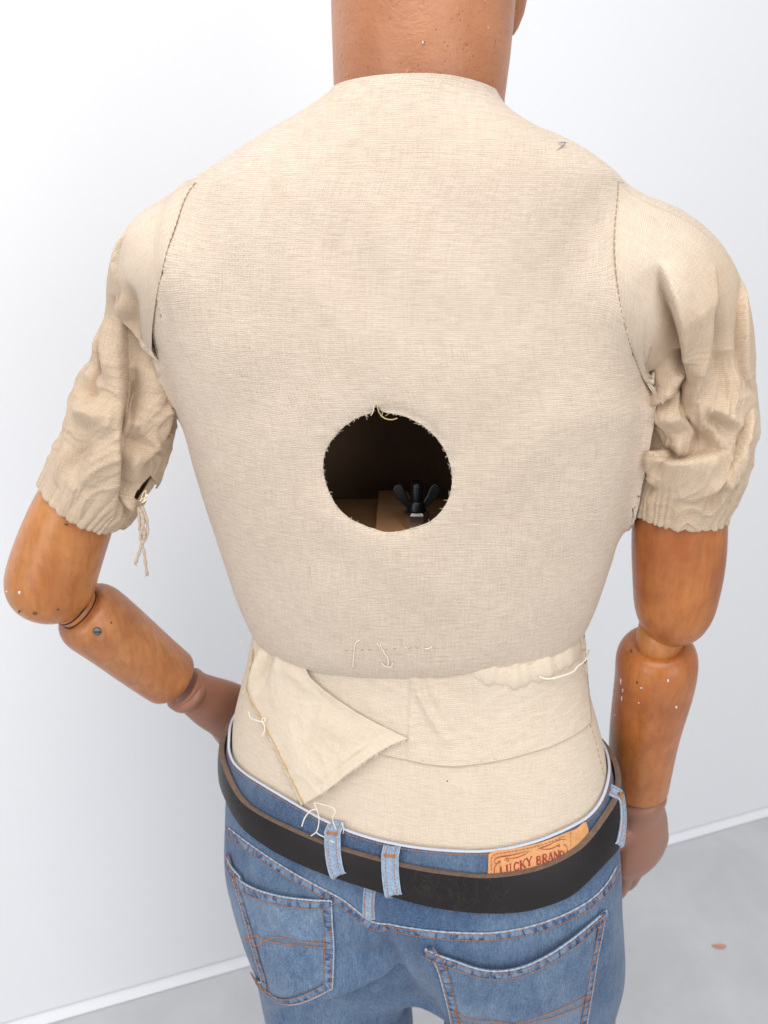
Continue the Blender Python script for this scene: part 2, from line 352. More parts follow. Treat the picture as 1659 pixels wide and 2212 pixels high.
def wood(name, c1, c2, c3, rough=.34):
    m = NT(name); o = m.coord('Object', (1, 1, .22)); b = m.noise(m.coord('Object'), 16, 5, .6, .3); g = m.noise(o, 130, 4, .6, .4)
    c = m.mix(m.ramp(b, [(.36, G(0)), (.64, G(1))]), c1, c2); c = m.mix(m.math('MULTIPLY', m.ramp(g, [(.42, G(0)), (.70, G(1))]), .42), c, c3)
    sp = m.ramp(m.vor(m.coord('Object'), 105)[0], [(.0, G(1)), (.045, G(0))]); gt = m.ramp(m.noise(m.coord('Object'), 40, 1), [(.62, G(0)), (.7, G(1))])
    c = m.mix(m.math('MULTIPLY', m.math('MULTIPLY', sp, gt), .5), c, (.10, .04, .02))
    return m.out(c, m.math('MULTIPLY_ADD', b, .14, rough - .04), m.bump(m.noise(m.coord('Object', (1, 1, .3)), 260, 3), .06, .0008), Coat_Weight=.25, Coat_Roughness=.25, Specular_IOR_Level=.4)
M['wood'] = wood('varnished_wood', (.50, .175, .042), (.37, .11, .026), (.20, .055, .014))
M['wood_light'] = wood('varnished_wood_golden', (.55, .23, .065), (.42, .145, .038), (.25, .07, .02))
M['wood_pale'] = wood('varnished_wood_tan', (.50, .21, .075), (.37, .13, .042), (.22, .07, .022), .38)
M['hand'] = plain('brown_hand_paint', (.31, .135, .082), .38, .05, 120, var=.12, vscale=10)
def skin_paint():
    m = NT('brown_neck_paint'); o = m.coord('Object'); big = m.noise(o, 14, 4, .6); c = m.mix(m.ramp(big, [(.35, G(0)), (.68, G(1))]), (.48, .205, .098), (.37, .14, .062))
    d, cc = m.vor(o, 240); d2, _ = m.vor(o, 430); s = m.ramp(d, [(.12, G(1)), (.22, G(0))]); g = m.ramp(m.noise(o, 45, 2), [(.42, G(0)), (.56, G(1))])
    s2 = m.ramp(d2, [(.12, G(1)), (.22, G(0))]); c = m.mix(m.math('MULTIPLY', m.math('MULTIPLY', s, g), .7), c, (.12, .05, .035)); c = m.mix(m.math('MULTIPLY', s2, .25), c, (.15, .06, .04))
    wr = m.noise(m.coord('Object', (1, 1, 1.4)), 120, 4, .65, .3); nb = m.bump(wr, .55, .0018); nb = m.bump(d, .15, .0006, nb)
    return m.out(c, .36, nb, Specular_IOR_Level=.5)
M['neck'] = skin_paint()
def denim(name, mid, lightc, darkc, wear=.5, fscale=1.0):
    m = NT(name); o = m.coord('Object'); tw = m.noise(m.coord('Object', (1, 1, .13)), 800 * fscale, 3, .65); tx = m.noise(m.coord('Object', (.3, .3, 1)), 1300 * fscale, 2, .6); big = m.noise(o, 13, 5, .6); med = m.noise(m.coord('Object', (1, 1, .3)), 95, 5, .75)
    a = m.math('ADD', m.math('MULTIPLY', m.ramp(big, [(.36, G(0)), (.66, G(1))]), wear), m.math('MULTIPLY', m.math('SUBTRACT', med, .5), 1.3))
    c = m.mix(a, mid, lightc); c = m.mix(m.math('MULTIPLY', m.ramp(tw, [(.4, G(0)), (.68, G(1))]), .5), c, darkc); c = m.mix(m.math('MULTIPLY', m.ramp(tx, [(.48, G(0)), (.72, G(1))]), .38), c, tuple(min(1, x * 1.35) for x in lightc))
    return m.out(c, .85, m.bump(tw, .3, .0006), Sheen_Weight=.15, Specular_IOR_Level=.2)
M['denim'] = denim('washed_denim', (.054, .100, .195), (.155, .225, .325), (.015, .032, .080), .8)
M['denim_band'] = denim('blue_denim_band', (.054, .092, .172), (.14, .20, .295), (.014, .028, .072), .75)
M['denim_pocket'] = denim('worn_pocket_denim', (.072, .125, .225), (.21, .285, .385), (.020, .040, .095), .8)
M['denim_dark'] = denim('dark_denim', (.03, .055, .15), (.06, .10, .22), (.015, .03, .09), .2)
M['denim_loop'] = denim('pale_denim_loop', (.24, .33, .46), (.46, .54, .62), (.08, .14, .25), .5)
M['worn_edge'] = plain('worn_denim_edge', (.36, .43, .53), .9, .5, 900, var=.5, vscale=260)
M['lining'] = plain('white_lining', (.52, .55, .63), .9, .2, 600)
def puckered():
    """seam ribbon: worn bumps along a doubled seam"""
    m = NT('puckered_denim_seam'); uv = m.coord('UV', (60, 175, 1)); n1 = m.noise(uv, 1.0, 2, .6, .3); f = m.ramp(n1, [(.38, G(0)), (.60, G(1))])
    tw = m.noise(m.coord('Object'), 1300, 2); c = m.mix(f, (.035, .065, .145), (.20, .28, .39)); c = m.mix(m.math('MULTIPLY', tw, .35), c, (.07, .12, .25))
    return m.out(c, .88, m.bump(n1, .6, .0016), Specular_IOR_Level=.15)
M['pucker'] = puckered()
def leather():
    m = NT('black_belt_leather'); uv0 = m.coord('UV', (1, .5, 1)); o = m.coord('Object'); dn = m.n('ShaderNodeTexNoise'); m.l(uv0, dn.inputs['Vector']); dn.inputs['Scale'].default_value = 90; uv = m.n('ShaderNodeVectorMath', operation='MULTIPLY_ADD'); m.l(dn.outputs['Color'], uv.inputs[0]); uv.inputs[1].default_value = (.016, .016, 0); m.l(uv0, uv.inputs[2]); uv = uv.outputs[0]; e = m.vor(uv, 130, 'DISTANCE_TO_EDGE')[0]; cr = m.ramp(e, [(.0, G(1)), (.05, G(0))])
    gate = m.ramp(m.noise(uv, 14, 3), [(.46, G(0)), (.6, G(1))]); crk = m.math('MULTIPLY', cr, gate); n = m.noise(o, 700, 4, .6)
    c = m.mix(m.noise(o, 18, 4), (.007, .0055, .006), (.017, .0135, .0135)); c = m.mix(m.math('MULTIPLY', crk, .22), c, (.08, .065, .06))
    nb = m.bump(n, .12, .0006); nb = m.bump(crk, -.35, .0006, nb); return m.out(c, m.math('MULTIPLY_ADD', n, .22, .28), nb, Specular_IOR_Level=.30)
M['leather'] = leather()
M['leather_edge'] = plain('brown_belt_edge', (.155, .098, .070), .8, .6, 500, var=.45, vscale=220)
def patch_mat():
    m = NT('tan_leather_patch'); o = m.coord('Object'); w = m.noise(o, 90, 4, .65, 1.0); c = m.mix(m.ramp(w, [(.35, G(0)), (.7, G(1))]), (.72, .36, .145), (.56, .25, .09)); cr = m.ramp(m.vor(o, 120, 'DISTANCE_TO_EDGE')[0], [(.0, G(1)), (.03, G(0))])
    c = m.mix(m.math('MULTIPLY', cr, .3), c, (.30, .13, .05)); return m.out(c, .6, m.bump(w, .4, .001))
M['patch'] = patch_mat()
M['red_print'] = plain('dark_red_print', (.34, .035, .025), .7, var=.3, vscale=400)
def wallm():
    m = NT('white_wall_paint'); o = m.coord('Object'); c = m.mix(m.noise(o, 1.3, 3), (.80, .812, .838), (.82, .83, .85)); return m.out(c, .75, m.bump(m.noise(o, 160, 3), .03, .002), Specular_IOR_Level=.2)
M['wall'] = wallm()
def floorm():
    m = NT('pale_grey_floor'); o = m.coord('Object'); n = m.noise(o, 5, 5, .6, .4); n2 = m.noise(o, 22, 4, .6); c = m.mix(m.ramp(n, [(.35, G(0)), (.68, G(1))]), (.54, .54, .555), (.62, .62, .63)); c = m.mix(m.math('MULTIPLY', n2, .2), c, (.52, .515, .53))
    return m.out(c, m.math('MULTIPLY_ADD', n, .2, .35), m.bump(n2, .05, .004))
M['floor'] = floorm()

# ---------------------------------------------------------------- floor and wall
A = PZ(np.array(51.), np.array(2212.), 0.0); Bp = PZ(np.array(1659.), np.array(1753.), 0.0)
dirw = (Bp - A)[:2] / np.linalg.norm((Bp - A)[:2]); nw = np.array([dirw[1], -dirw[0]])         # into the room
if nw[1] > 0: nw = -nw
def wp(s, n, z): q = A[:2] + dirw * s + nw * n; return (q[0], q[1], z)
c0 = (A + Bp) / 2
fl = [wp(-6, 0, 0), wp(8, 0, 0), wp(8, 8, 0), wp(-6, 8, 0)]
tag(mesh('floor', fl, [[0, 1, 2, 3]], M['floor'], smooth=False), 'pale grey smooth concrete floor', kind='structure')
wl = [wp(-6, .0, -.0), wp(8, .0, -.0), wp(8, .0, 4.0), wp(-6, .0, 4.0)]
wo = mesh('wall', wl, [[0, 1, 2, 3]], M['wall'], smooth=False); tag(wo, 'plain white painted wall', kind='structure')
cv = []; ns = 9
for k in range(ns):
    a = k / (ns - 1) * math.pi / 2; n_ = .016 * (1 - math.sin(a)) + .0015; z_ = .016 * (1 - math.cos(a)) + .0015
    cv += [wp(-6, n_, z_), wp(8, n_, z_)]
tag(mesh('skirting', cv, [[2 * k, 2 * k + 1, 2 * k + 3, 2 * k + 2] for k in range(ns - 1)], M['wall']), 'white coved skirting where wall meets floor', kind='structure')

# ================================================================= MANNEQUIN
man = empty('mannequin', (0.05, 0.10, 0.0))
tag(man, 'jointed tailor mannequin with linen torso and varnished wooden arms, seen from behind', 'mannequin')
SEAM_R = [(1334, 392), (1333, 420), (1328, 480), (1326, 540), (1331, 600), (1340, 660), (1350, 710), (1366, 760), (1384, 808), (1400, 845), (1413, 870)]
SEAM_L = [(424, 396), (412, 408), (395, 440), (383, 480), (372, 510), (360, 545), (351, 590), (340, 630), (333, 680), (331, 710), (334, 735), (341, 762), (347, 778)]
# hole outline (pixels)
hz = [(690, 240), (560, 280), (440, 350), (330, 450), (245, 580), (215, 700), (210, 790), (240, 920), (290, 1050), (370, 1170), (480, 1260), (600, 1315), (720, 1355), (800, 1382), (930, 1375), (1050, 1345), (1200, 1300), (1290, 1240), (1380, 1130), (1430, 1010), (1450, 860), (1430, 740), (1370, 580), (1280, 460), (1180, 370), (1060, 300), (950, 262), (850, 245), (765, 225), (735, 160), (705, 165)]
HOLE = np.array([((1200 + x / 2.37) / 1.8517, (1550 + y / 2.37) / 1.8517) for x, y in hz])
HOLE = smooth_closed(HOLE, 200, 2); HOLE = HOLE + rng.normal(0, .35, HOLE.shape)
def inside(poly, q):
    x, y = q[:, 0], q[:, 1]; r = np.zeros(len(q), bool); j = len(poly) - 1
    for i in range(len(poly)):
        xi, yi = poly[i]; xj, yj = poly[j]
        c = ((yi > y) != (yj > y)) & (x < (xj - xi) * (y - yi) / (yj - yi + 1e-12) + xi); r ^= c; j = i
    return r
# chest shell
NZ, NT_ = 330, 420
zz = np.linspace(torso.z[0], torso.z[-1], NZ)[::-1]; th = np.linspace(-np.pi / 2, 1.5 * np.pi, NT_, endpoint=False)
def tor_ring(z, th):
    cx, cy, a, b = torso.at(z); n = torso.n; c, s = np.cos(th), np.sin(th)
    x = a[:, None] * np.sign(c) * np.abs(c) ** (2 / n); y = b[:, None] * np.sign(s) * np.abs(s) ** (2 / n); cw, sw = math.cos(torso.yaw), math.sin(torso.yaw)
    return np.stack([cx[:, None] + cw * x - sw * y, cy[:, None] + sw * x + cw * y, np.repeat(z[:, None], len(th), 1)], -1)
# even spacing round each ring
thd = np.linspace(-np.pi / 2, 1.5 * np.pi, 1600)
TV = np.zeros((NZ, NT_, 3))
dense = tor_ring(zz, thd)
for i in range(NZ):
    s = np.r_[0, np.cumsum(np.linalg.norm(np.diff(dense[i], axis=0), axis=1))]; t = np.linspace(0, s[-1], NT_, endpoint=False)
    for k in range(3): TV[i, :, k] = np.interp(t, s, dense[i, :, k])
def f_bust_clip(p): return f_bust(p)
TP = onto(f_bust, TV.reshape(-1, 3), 0, 3)
# keep heights near the rims
TP = TP.reshape(NZ, NT_, 3); wz = sstep(0, .02, torso.z[-1] - zz)[:, None]; _sx = np.clip((TV[..., 0] - TV[:1, :, 0].mean()) / .075, -1.2, 1.2); dz_ = (np.where(_sx > 0, .0085, .003) * _sx ** 2) * sstep(.05, 0, torso.z[-1] - zz)[:, None]; TV[..., 2] -= dz_; TP[..., 2] -= dz_; TP = TV * (1 - wz[..., None]) + TP * wz[..., None]
TN = nrm(f_bust, TP.reshape(-1, 3)); uvt = arclen_uv(TP); perim = np.linalg.norm(np.diff(TP, axis=1), axis=-1).sum(1) * NT_ / (NT_ - 1)
uu = uvt.reshape(NZ, NT_, 2); uu[..., 0] = np.where(uu[..., 0] > perim[:, None] / 2, uu[..., 0] - perim[:, None], uu[..., 0])
TPf = TP.reshape(-1, 3)
_pj = proj(TPf)[0]
for _S, _sg in (('R', 1), ('L', -1)):
    _q = np.array(SEAM_R if _S == 'R' else SEAM_L); _o = np.argsort(_q[:, 1]); _d = (_pj[:, 0] - np.interp(_pj[:, 1], _q[_o, 1], _q[_o, 0])) * _sg
    _k = (_pj[:, 1] > _q[:, 1].min() + 4) & (_pj[:, 1] < _q[:, 1].max() - 6) & (TN[:, 1] < .45); TPf[_k] -= TN[_k] * (.012 * sstep(3, 22, _d[_k]))[:, None]
und = (np.sin(TPf[:, 0] * 60 + 3 * np.sin(TPf[:, 2] * 25)) * .0005 + np.sin(TPf[:, 2] * 75 + 2 * np.sin(TPf[:, 0] * 30)) * .0004) * (np.abs(TN[:, 1]) ** 2)
TPf = TPf + TN * und[:, None]
# puckers round the hole, dragged in at its lip
pj, _ = proj(TPf); hc = HOLE.mean(0)
dh = np.linalg.norm(pj - hc, axis=1); ang = np.arctan2(pj[:, 1] - hc[1], pj[:, 0] - hc[0])
lip = np.exp(-np.maximum(dh - 132, 0) / 16.0) * (TN[:, 1] < 0); TPf = TPf - TN * (lip * (.0035 + .0006 * np.sin(ang * 17 + np.sin(ang * 5) * 2)))[:, None]
FT = grid_faces(NZ, NT_, True); cen, _ = proj(TPf[FT].mean(1)); cand = (np.abs(cen - hc).max(1) < 180) & (TN[FT[:, 0], 1] < -.2)
kill = np.zeros(len(FT), bool); kill[cand] = inside(HOLE, cen[cand]); FT2 = FT[~kill]
# snap the rim of the hole to its outline
used_k = np.unique(FT[kill]); used_o = np.unique(FT2); rim = np.intersect1d(used_k, used_o)
pr, dr = proj(TPf[rim]); dd = np.linalg.norm(pr[:, None] - HOLE[None], axis=-1); q = HOLE[dd.argmin(1)]
d3 = ray(q[:, 0], q[:, 1]); TPf[rim] = CAM + d3 * (dr / (d3 @ FWD))[:, None]
uvf = uu.reshape(-1, 2); uvf[:, 1] = -uvf[:, 1]
# the wrap-round seam of uv sits at the front, where no one looks
chest = mesh('chest', TPf, FT2, M['linen'], man, uvf)
# inner liner (dark wood) and bottom plate
IV = (TP[::6, ::6].reshape(-1, 3) - TN.reshape(NZ, NT_, 3)[::6, ::6].reshape(-1, 3) * .009); nr_, nc_ = TP[::6, ::6].shape[:2]
FI = grid_faces(nr_, nc_, True); ci, _ = proj(IV[FI].mean(1)); bk = (nrm(f_bust, IV[FI[:, 0]])[:, 1] < 0) & (np.linalg.norm(ci - hc, axis=1) < 158)
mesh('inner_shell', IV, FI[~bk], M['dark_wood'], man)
bcx, bcy, ba, bb = [float(x) for x in torso.at(np.array(1.16))]
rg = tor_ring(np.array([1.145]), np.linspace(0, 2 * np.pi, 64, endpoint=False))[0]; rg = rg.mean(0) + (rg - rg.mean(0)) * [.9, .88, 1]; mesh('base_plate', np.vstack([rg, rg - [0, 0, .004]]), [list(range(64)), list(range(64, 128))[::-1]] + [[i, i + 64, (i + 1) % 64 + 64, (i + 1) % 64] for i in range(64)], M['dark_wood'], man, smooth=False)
tg = tor_ring(np.array([1.622]), np.linspace(0, 2 * np.pi, 64, endpoint=False))[0]
# hole rim: a short frayed lip going inwards
ro = rim[np.argsort(np.arctan2(*(proj(TPf[rim])[0] - hc).T[::-1]))]; hp = TPf[ro]; hN = TN[ro]
inw0 = hp.mean(0) - hp; inw0 /= np.linalg.norm(inw0, axis=1, keepdims=True)
rows = [hp, hp - hN * .0008 + inw0 * .0002, hp - hN * .0016 + inw0 * .0001]; mesh('hole_rim', np.stack(rows).reshape(-1, 3), grid_faces(3, len(hp), True), M['fray'], chest)
fz = MB()
for k in range(120):
    i = rng.randint(len(hp)); tn = hp[(i + 1) % len(hp)] - hp[i - 1]; tn /= np.linalg.norm(tn) + 1e-9; inw = np.cross(tn, hN[i]); inw *= np.sign(inw @ (hp.mean(0) - hp[i]))
    L = rng.exponential(.0009) + .0004 * (1.6 if hp[i, 2] < hp[:, 2].min() + .012 else 1)
    a = hp[i] + hN[i] * .0004; b = a + inw * L * .6 + tn * rng.normal(0, .0006) + hN[i] * rng.normal(0, .0004); c = b + inw * L * .5 + tn * rng.normal(0, .001)
    fz.add(*tube([a, b, c], [.00018, .00016, .0001], 4))
o = fz.build('frayed_fibres', M['fray'], chest); o['kind'] = 'stuff'
# thread over the notch
nt = march(f_bust, np.array([(815, 876), (818, 890), (828, 903), (845, 907), (858, 903)])); nt = smooth_pl(nt - [0, .0008, 0], 24); mesh('loose_thread', *tube(nt, .0005, 6), M['thread_tan'], man)
nt = march(f_bust, np.array([(808, 878), (806, 890), (801, 897)])); nt = smooth_pl(nt - [0, .0005, 0], 10); mesh('loose_thread', *tube(nt, .0004, 6), M['fray'], man)
# inside: block, ledge, bolt with wing nut
def box(c, s, rotz=0, taper=1.0):
    x, y, z = np.array(s) / 2; v = np.array([(sx * x * (taper if sy > 0 else 1), sy * y, sz * z) for sz in (-1, 1) for sx, sy in ((-1, -1), (1, -1), (1, 1), (-1, 1))]); cw, sw = math.cos(rotz), math.sin(rotz)
    v = np.stack([v[:, 0] * cw - v[:, 1] * sw, v[:, 0] * sw + v[:, 1] * cw, v[:, 2]], -1) + np.array(c); return v, [[3, 2, 1, 0], [4, 5, 6, 7], [0, 1, 5, 4], [1, 2, 6, 5], [2, 3, 7, 6], [3, 0, 4, 7]]
def bevel(o, w=.0015, seg=2):
    m = o.modifiers.new('bevel', 'BEVEL'); m.width = w; m.segments = seg; m.limit_method = 'ANGLE'; return o
zt = float(PT(855, 1166, .045)[2])
bevel(mesh('inner_board', *box((PT(800, 1100, .10)[0] + .012, .13, zt - .016), (.20, .10, .014)), M['inner_wood'], man, smooth=False))
bevel(mesh('inner_brace', *box((PT(862, 1130, .06)[0], .098, zt - .004), (.052, .13, .020), R(4), .55), M['inner_wood'], man, smooth=False))
bt = PT(900, 1073, .06)
bolt = mesh('bolt', *tube([bt + [0, 0, -.035], bt + [0, 0, .0], bt + [0, 0, .0115], bt + [0, 0, .0135]], [.0052, .0052, .0052, .004], 24), M['black_metal'], man)
tm = MB()
for k in range(6):
    z_ = -.001 + k * .002; thq = np.linspace(0, 2 * np.pi, 25)[:-1]; c_ = [bt + [math.cos(a) * .0052, math.sin(a) * .0052, z_] for a in thq]; c_.append(c_[0]); tm.add(*tube(c_, .00042, 5, False))
tm.build('thread_ridge', M['black_metal'], bolt)
mesh('hex_nut', *tube([bt + [0, 0, -.036], bt + [0, 0, -.035], bt + [0, 0, -.0145], bt + [0, 0, -.0125]], [.0095, .0115, .0115, .0092], 6), M['steel'], man, smooth=False)
wn = mesh('wing_nut', *tube([bt + [0, 0, -.0125], bt + [0, 0, -.011], bt + [0, 0, -.005], bt + [0, 0, -.003]], [.0085, .0084, .0068, .0062], 24), M['black_metal'], man)
for sg in (-1, 1):
    prof = [(.004, -.011), (.010, -.0085), (.017, -.001), (.0205, .007), (.0190, .0115), (.0150, .0125), (.0120, .010), (.0085, .001), (.005, -.005)]
    pv = [bt + [sg * x, -.0018 - .1 * x, z] for x, z in prof] + [bt + [sg * x, .0018 - .1 * x, z] for x, z in prof]; k = len(prof)
    F_ = [list(range(k)), list(range(k, 2 * k))[::-1]] + [[i, i + k, (i + 1) % k + k, (i + 1) % k] for i in range(k)]
    bevel(mesh('wing', pv, F_, M['black_metal'], wn, smooth=False), .0008)

# ---------------------------------------------------------------- sleeves
def seam_ring(px, front_fn, f, n):
    """closed armhole curve: traced behind, arched round the front"""
    P = march(f, smooth_pl(px, n // 2, 2)); a, b = P[0], P[-1]; t = np.linspace(0, 1, n - n // 2 + 2)[1:-1]
    mid = (a + b) / 2; fr = [(b * (1 - u) + a * u) + np.array(front_fn) * math.sin(math.pi * u) for u in t]
    return np.vstack([P, np.array(fr)])
def sleeve(name, SEAM, f, S, rad, fr, hemrows, FL, seed, nth=300, nt=250, hem_amp=.0021, endt=1.0, hole=None):
    rg = np.random.RandomState(seed); ring0 = seam_ring(SEAM, fr, f, nth)
    T, N, B = frames(S); ns = len(S); n0 = 9
    # start angle alignment: express ring0 points as angles about the spine start
    V = np.zeros((nt, nth, 3)); tt = np.linspace(0, 1, nt)
    si = np.interp(tt, [0, 1], [3.0, ns - 1.0]); Sp = np.stack([np.interp(si, np.arange(ns), S[:, k]) for k in range(3)], -1); Rp = np.interp(si, np.arange(ns), rad)
    T, N, B = frames(Sp)
    c0 = ring0.mean(0); e = ring0 - c0; a0 = np.arctan2(e @ B[0], e @ N[0]); a0 = np.unwrap(a0)
    sgn = np.sign(a0[-1] - a0[0]); au = a0[0] + sgn * np.linspace(0, 2 * np.pi, nth, endpoint=False)
    for i in range(nt):
        w = sstep(0, .35, tt[i]); al = a0 * (1 - w) + au * w
        tubep = Sp[i] + Rp[i] * (np.cos(al)[:, None] * N[i] + np.sin(al)[:, None] * B[i])
        w0 = sstep(0.0, .22, tt[i]); V[i] = (ring0 + (Sp[i] - Sp[0]) * .6) * (1 - w0) + tubep * w0 if i else ring0
    Vf = V.reshape(-1, 3); w_ = sstep(.12, .42, np.repeat(tt, nth))[:, None]; fa = lambda p: f_chain(p, S, rad)
    P1 = onto(f, Vf, .0, 5, .02); P2 = onto(fa, Vf, .0, 3, .02); P = P1 * (1 - w_) + P2 * w_; N1 = nrm(f, P1); N2 = nrm(fa, P2); Nn = N1 * (1 - w_) + N2 * w_; 
    def sm2(X, sg):
        X = X.reshape(nt, nth, 3); k = np.exp(-.5 * (np.arange(-3 * sg, 3 * sg + 1) / sg) ** 2); k /= k.sum(); Xp = np.pad(X, ((3 * sg, 3 * sg), (0, 0), (0, 0)), 'edge'); Y = sum(k[j] * Xp[j:j + nt] for j in range(len(k)))
        Yp = np.concatenate([Y[:, -3 * sg:], Y, Y[:, :3 * sg]], 1); Y = sum(k[j] * Yp[:, j:j + nth] for j in range(len(k))); return Y.reshape(-1, 3)
    ws_ = sstep(.06, .25, np.repeat(tt, nth))[:, None] * sstep(1.0, .97, np.repeat(tt, nth))[:, None]; P = P * (1 - ws_) + sm2(P, 6) * ws_; Nn = Nn * (1 - ws_) + sm2(Nn, 6) * ws_
    Nn /= np.linalg.norm(Nn, axis=1, keepdims=True) + 1e-9
    ti = np.repeat(tt, nth); ph = np.tile(np.arange(nth) / nth, nt)
    uv = arclen_uv(P.reshape(nt, nth, 3))
    D, DV = folds(P, Nn, f, FL, gain=2.5, lat=.7); D += .0007 * sstep(0, .05, ti)
    # gathers towards the elastic hem, uneven spacing
    kk = 31; cum = np.cumsum(rg.uniform(.35, 1.9, kk)); cum = np.r_[0, cum / cum[-1]]; phw = np.interp(ph, cum, np.arange(kk + 1)); am = rg.uniform(.4, 1.3, kk + 1); am[-1] = am[0]; amv = np.interp(phw, np.arange(kk + 1), am)
    g = np.abs(np.sin(np.pi * phw)) ** .7 - .5; D += hem_amp * amv * g * sstep(.74, .97, ti)
    kk2 = 9; cum2 = np.cumsum(rg.uniform(.5, 1.6, kk2)); cum2 = np.r_[0, cum2 / cum2[-1]]; p2 = np.interp(ph + .03 * np.sin(ti * 9), cum2, np.arange(kk2 + 1)); away = (Nn[:, 1] > .15)
    D += .005 * np.sin(2 * np.pi * p2) * sstep(.35, .6, ti) * away
    a2 = 2 * np.pi * ph; lowq = np.stack([np.cos(a2) * 1.3, np.sin(a2) * 1.3, ti * 4.0 + seed], -1); low_n = np.array([mnoise.noise(q) for q in lowq.tolist()])
    def pl_(freq, tf, warp, off): r_ = freq / (2 * np.pi); aw = a2 + warp * low_n; q_ = np.stack([np.cos(aw) * r_, np.sin(aw) * r_, ti * tf + off], -1); return np.array([mnoise.noise(q) for q in q_.tolist()])
    n1, n2, n3 = pl_(17, 3.2, 1.2, seed * 3.1), pl_(34, 6.0, .9, seed * 7.7), pl_(12, 11.0, .6, seed * 1.7)
    rd = lambda n_, w_, e_: np.clip(1 - np.abs(n_) * w_, 0, 1) ** e_
    D += (.0026 * rd(n1, 1.9, 2.2) - .0009 + .0012 * rd(n2, 1.9, 2.5) + .0009 * rd(n3, 2.2, 3)) * sstep(.22, .5, ti) * (1 - .4 * sstep(.85, 1, ti))
    P = P + Nn * D[:, None] + DV
    hemoff = (.0018 * amv * (np.abs(np.sin(np.pi * phw)) ** .7)) * sstep(.86, 1.0, ti); P = P + np.repeat(T, nth, 0) * hemoff[:, None]
    P3 = P.reshape(nt, nth, 3); lastc = P3[-1].mean(0)
    turn = [P3[-1] + (lastc - P3[-1]) * q - T[-1] * d for q, d in ((.03, -.0008), (.08, 0), (.10, .004))]
    P3 = np.concatenate([P3, np.array(turn)], 0); uv2 = np.vstack([uv] + [uv[-nth:] + [0, .002 * (k + 1)] for k in range(3)])
    F = grid_faces(nt + 3, nth, True); Pf = P3.reshape(-1, 3)
    if hole is not None:
        cn, _ = proj(Pf[F].mean(1)); fn = np.cross(Pf[F[:, 1]] - Pf[F[:, 0]], Pf[F[:, 3]] - Pf[F[:, 0]]); vis = np.repeat(Nn[:, 1].reshape(nt, nth), 1).reshape(-1); vis = np.r_[vis, np.ones(nth * 3)]
        F = F[~(inside(np.array(hole), cn) & (vis[F[:, 0]] < .25))]
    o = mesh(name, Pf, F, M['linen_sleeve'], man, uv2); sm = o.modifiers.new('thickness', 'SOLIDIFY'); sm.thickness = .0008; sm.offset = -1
    st = MB(); r0 = ring0[: nth // 2]; stitches(st, r0 + nrm(f, r0) * .0004, nrm(f, r0), .0050, .3, .00034, .0002); st.build('seam_stitching', M['thread_dark'], o)
    return o
# fold lines traced on the cloth: ('s', line, raise, width, valley, valley width, side) or ('r', line, height, width)
FR = [('s', [(1490, 790), (1472, 815), (1445, 848), (1412, 890)], .003, .012, .006, .012, -1), ('r', [(1482, 768), (1474, 790), (1462, 808)], -.007, .006), ('r', [(1395, 925), (1400, 950), (1385, 985)], -.005, .010), ('r', [(1440, 905), (1490, 955), (1550, 960)], -.005, .014), ('r', [(1520, 660), (1545, 740), (1560, 830)], -.004, .014), ('s', [(1424, 568), (1440, 600), (1462, 650), (1478, 700), (1486, 750), (1489, 785), (1480, 830)], .007, .016, .007, .014, 1),
      ('r', [(1500, 640), (1518, 690), (1525, 740), (1520, 790), (1500, 850), (1490, 900)], .003, .005),
      ('s', [(1545, 570), (1540, 650), (1526, 690), (1533, 740), (1522, 800), (1505, 850), (1495, 890)], .003, .008, .003, .008, -1),
      ('s', [(1605, 600), (1603, 700), (1606, 780), (1614, 830), (1630, 850)], .003, .01, .004, .006, 1),
      ('r', [(1570, 760), (1568, 830), (1560, 880)], -.004, .010),
      ('r', [(1530, 895), (1560, 915), (1585, 945)], -.005, .006), ('r', [(1520, 875), (1560, 895), (1590, 915), (1612, 925)], .003, .005),
      ('s', [(1453, 810), (1446, 850), (1458, 890), (1480, 930), (1505, 955)], .005, .010, .004, .008, -1),
      ('r', [(1430, 830), (1434, 870), (1450, 910), (1440, 950)], .005, .008),
      ('r', [(1448, 840), (1442, 870), (1462, 905)], -.004, .005),
      ('s', [(1412, 975), (1430, 1000), (1470, 1007), (1510, 1000), (1545, 985), (1570, 975)], .007, .016, .006, .011, -1),
      ('r', [(1460, 940), (1464, 975), (1460, 995)], .004, .006), ('r', [(1490, 960), (1530, 970), (1560, 960)], -.004, .010),
      ('s', [(1380, 985), (1402, 985), (1420, 978), (1436, 992), (1442, 1005)], .005, .008, .006, .008, -1),
      ('r', [(1415, 990), (1405, 1025), (1415, 1055)], .003, .007), ('r', [(1385, 1010), (1395, 1050), (1410, 1070)], -.003, .008),
      ('s', [(1625, 880), (1612, 930), (1595, 980), (1570, 1020), (1535, 1050)], .005, .010, .003, .008, 1),
      ('s', [(1600, 950), (1582, 1000), (1555, 1035), (1515, 1065), (1485, 1090)], .004, .008, .003, .006, -1),
      ('r', [(1610, 960), (1590, 1010), (1560, 1060), (1540, 1100)], .003, .006), ('r', [(1570, 1045), (1540, 1080), (1525, 1110)], -.003, .005)]
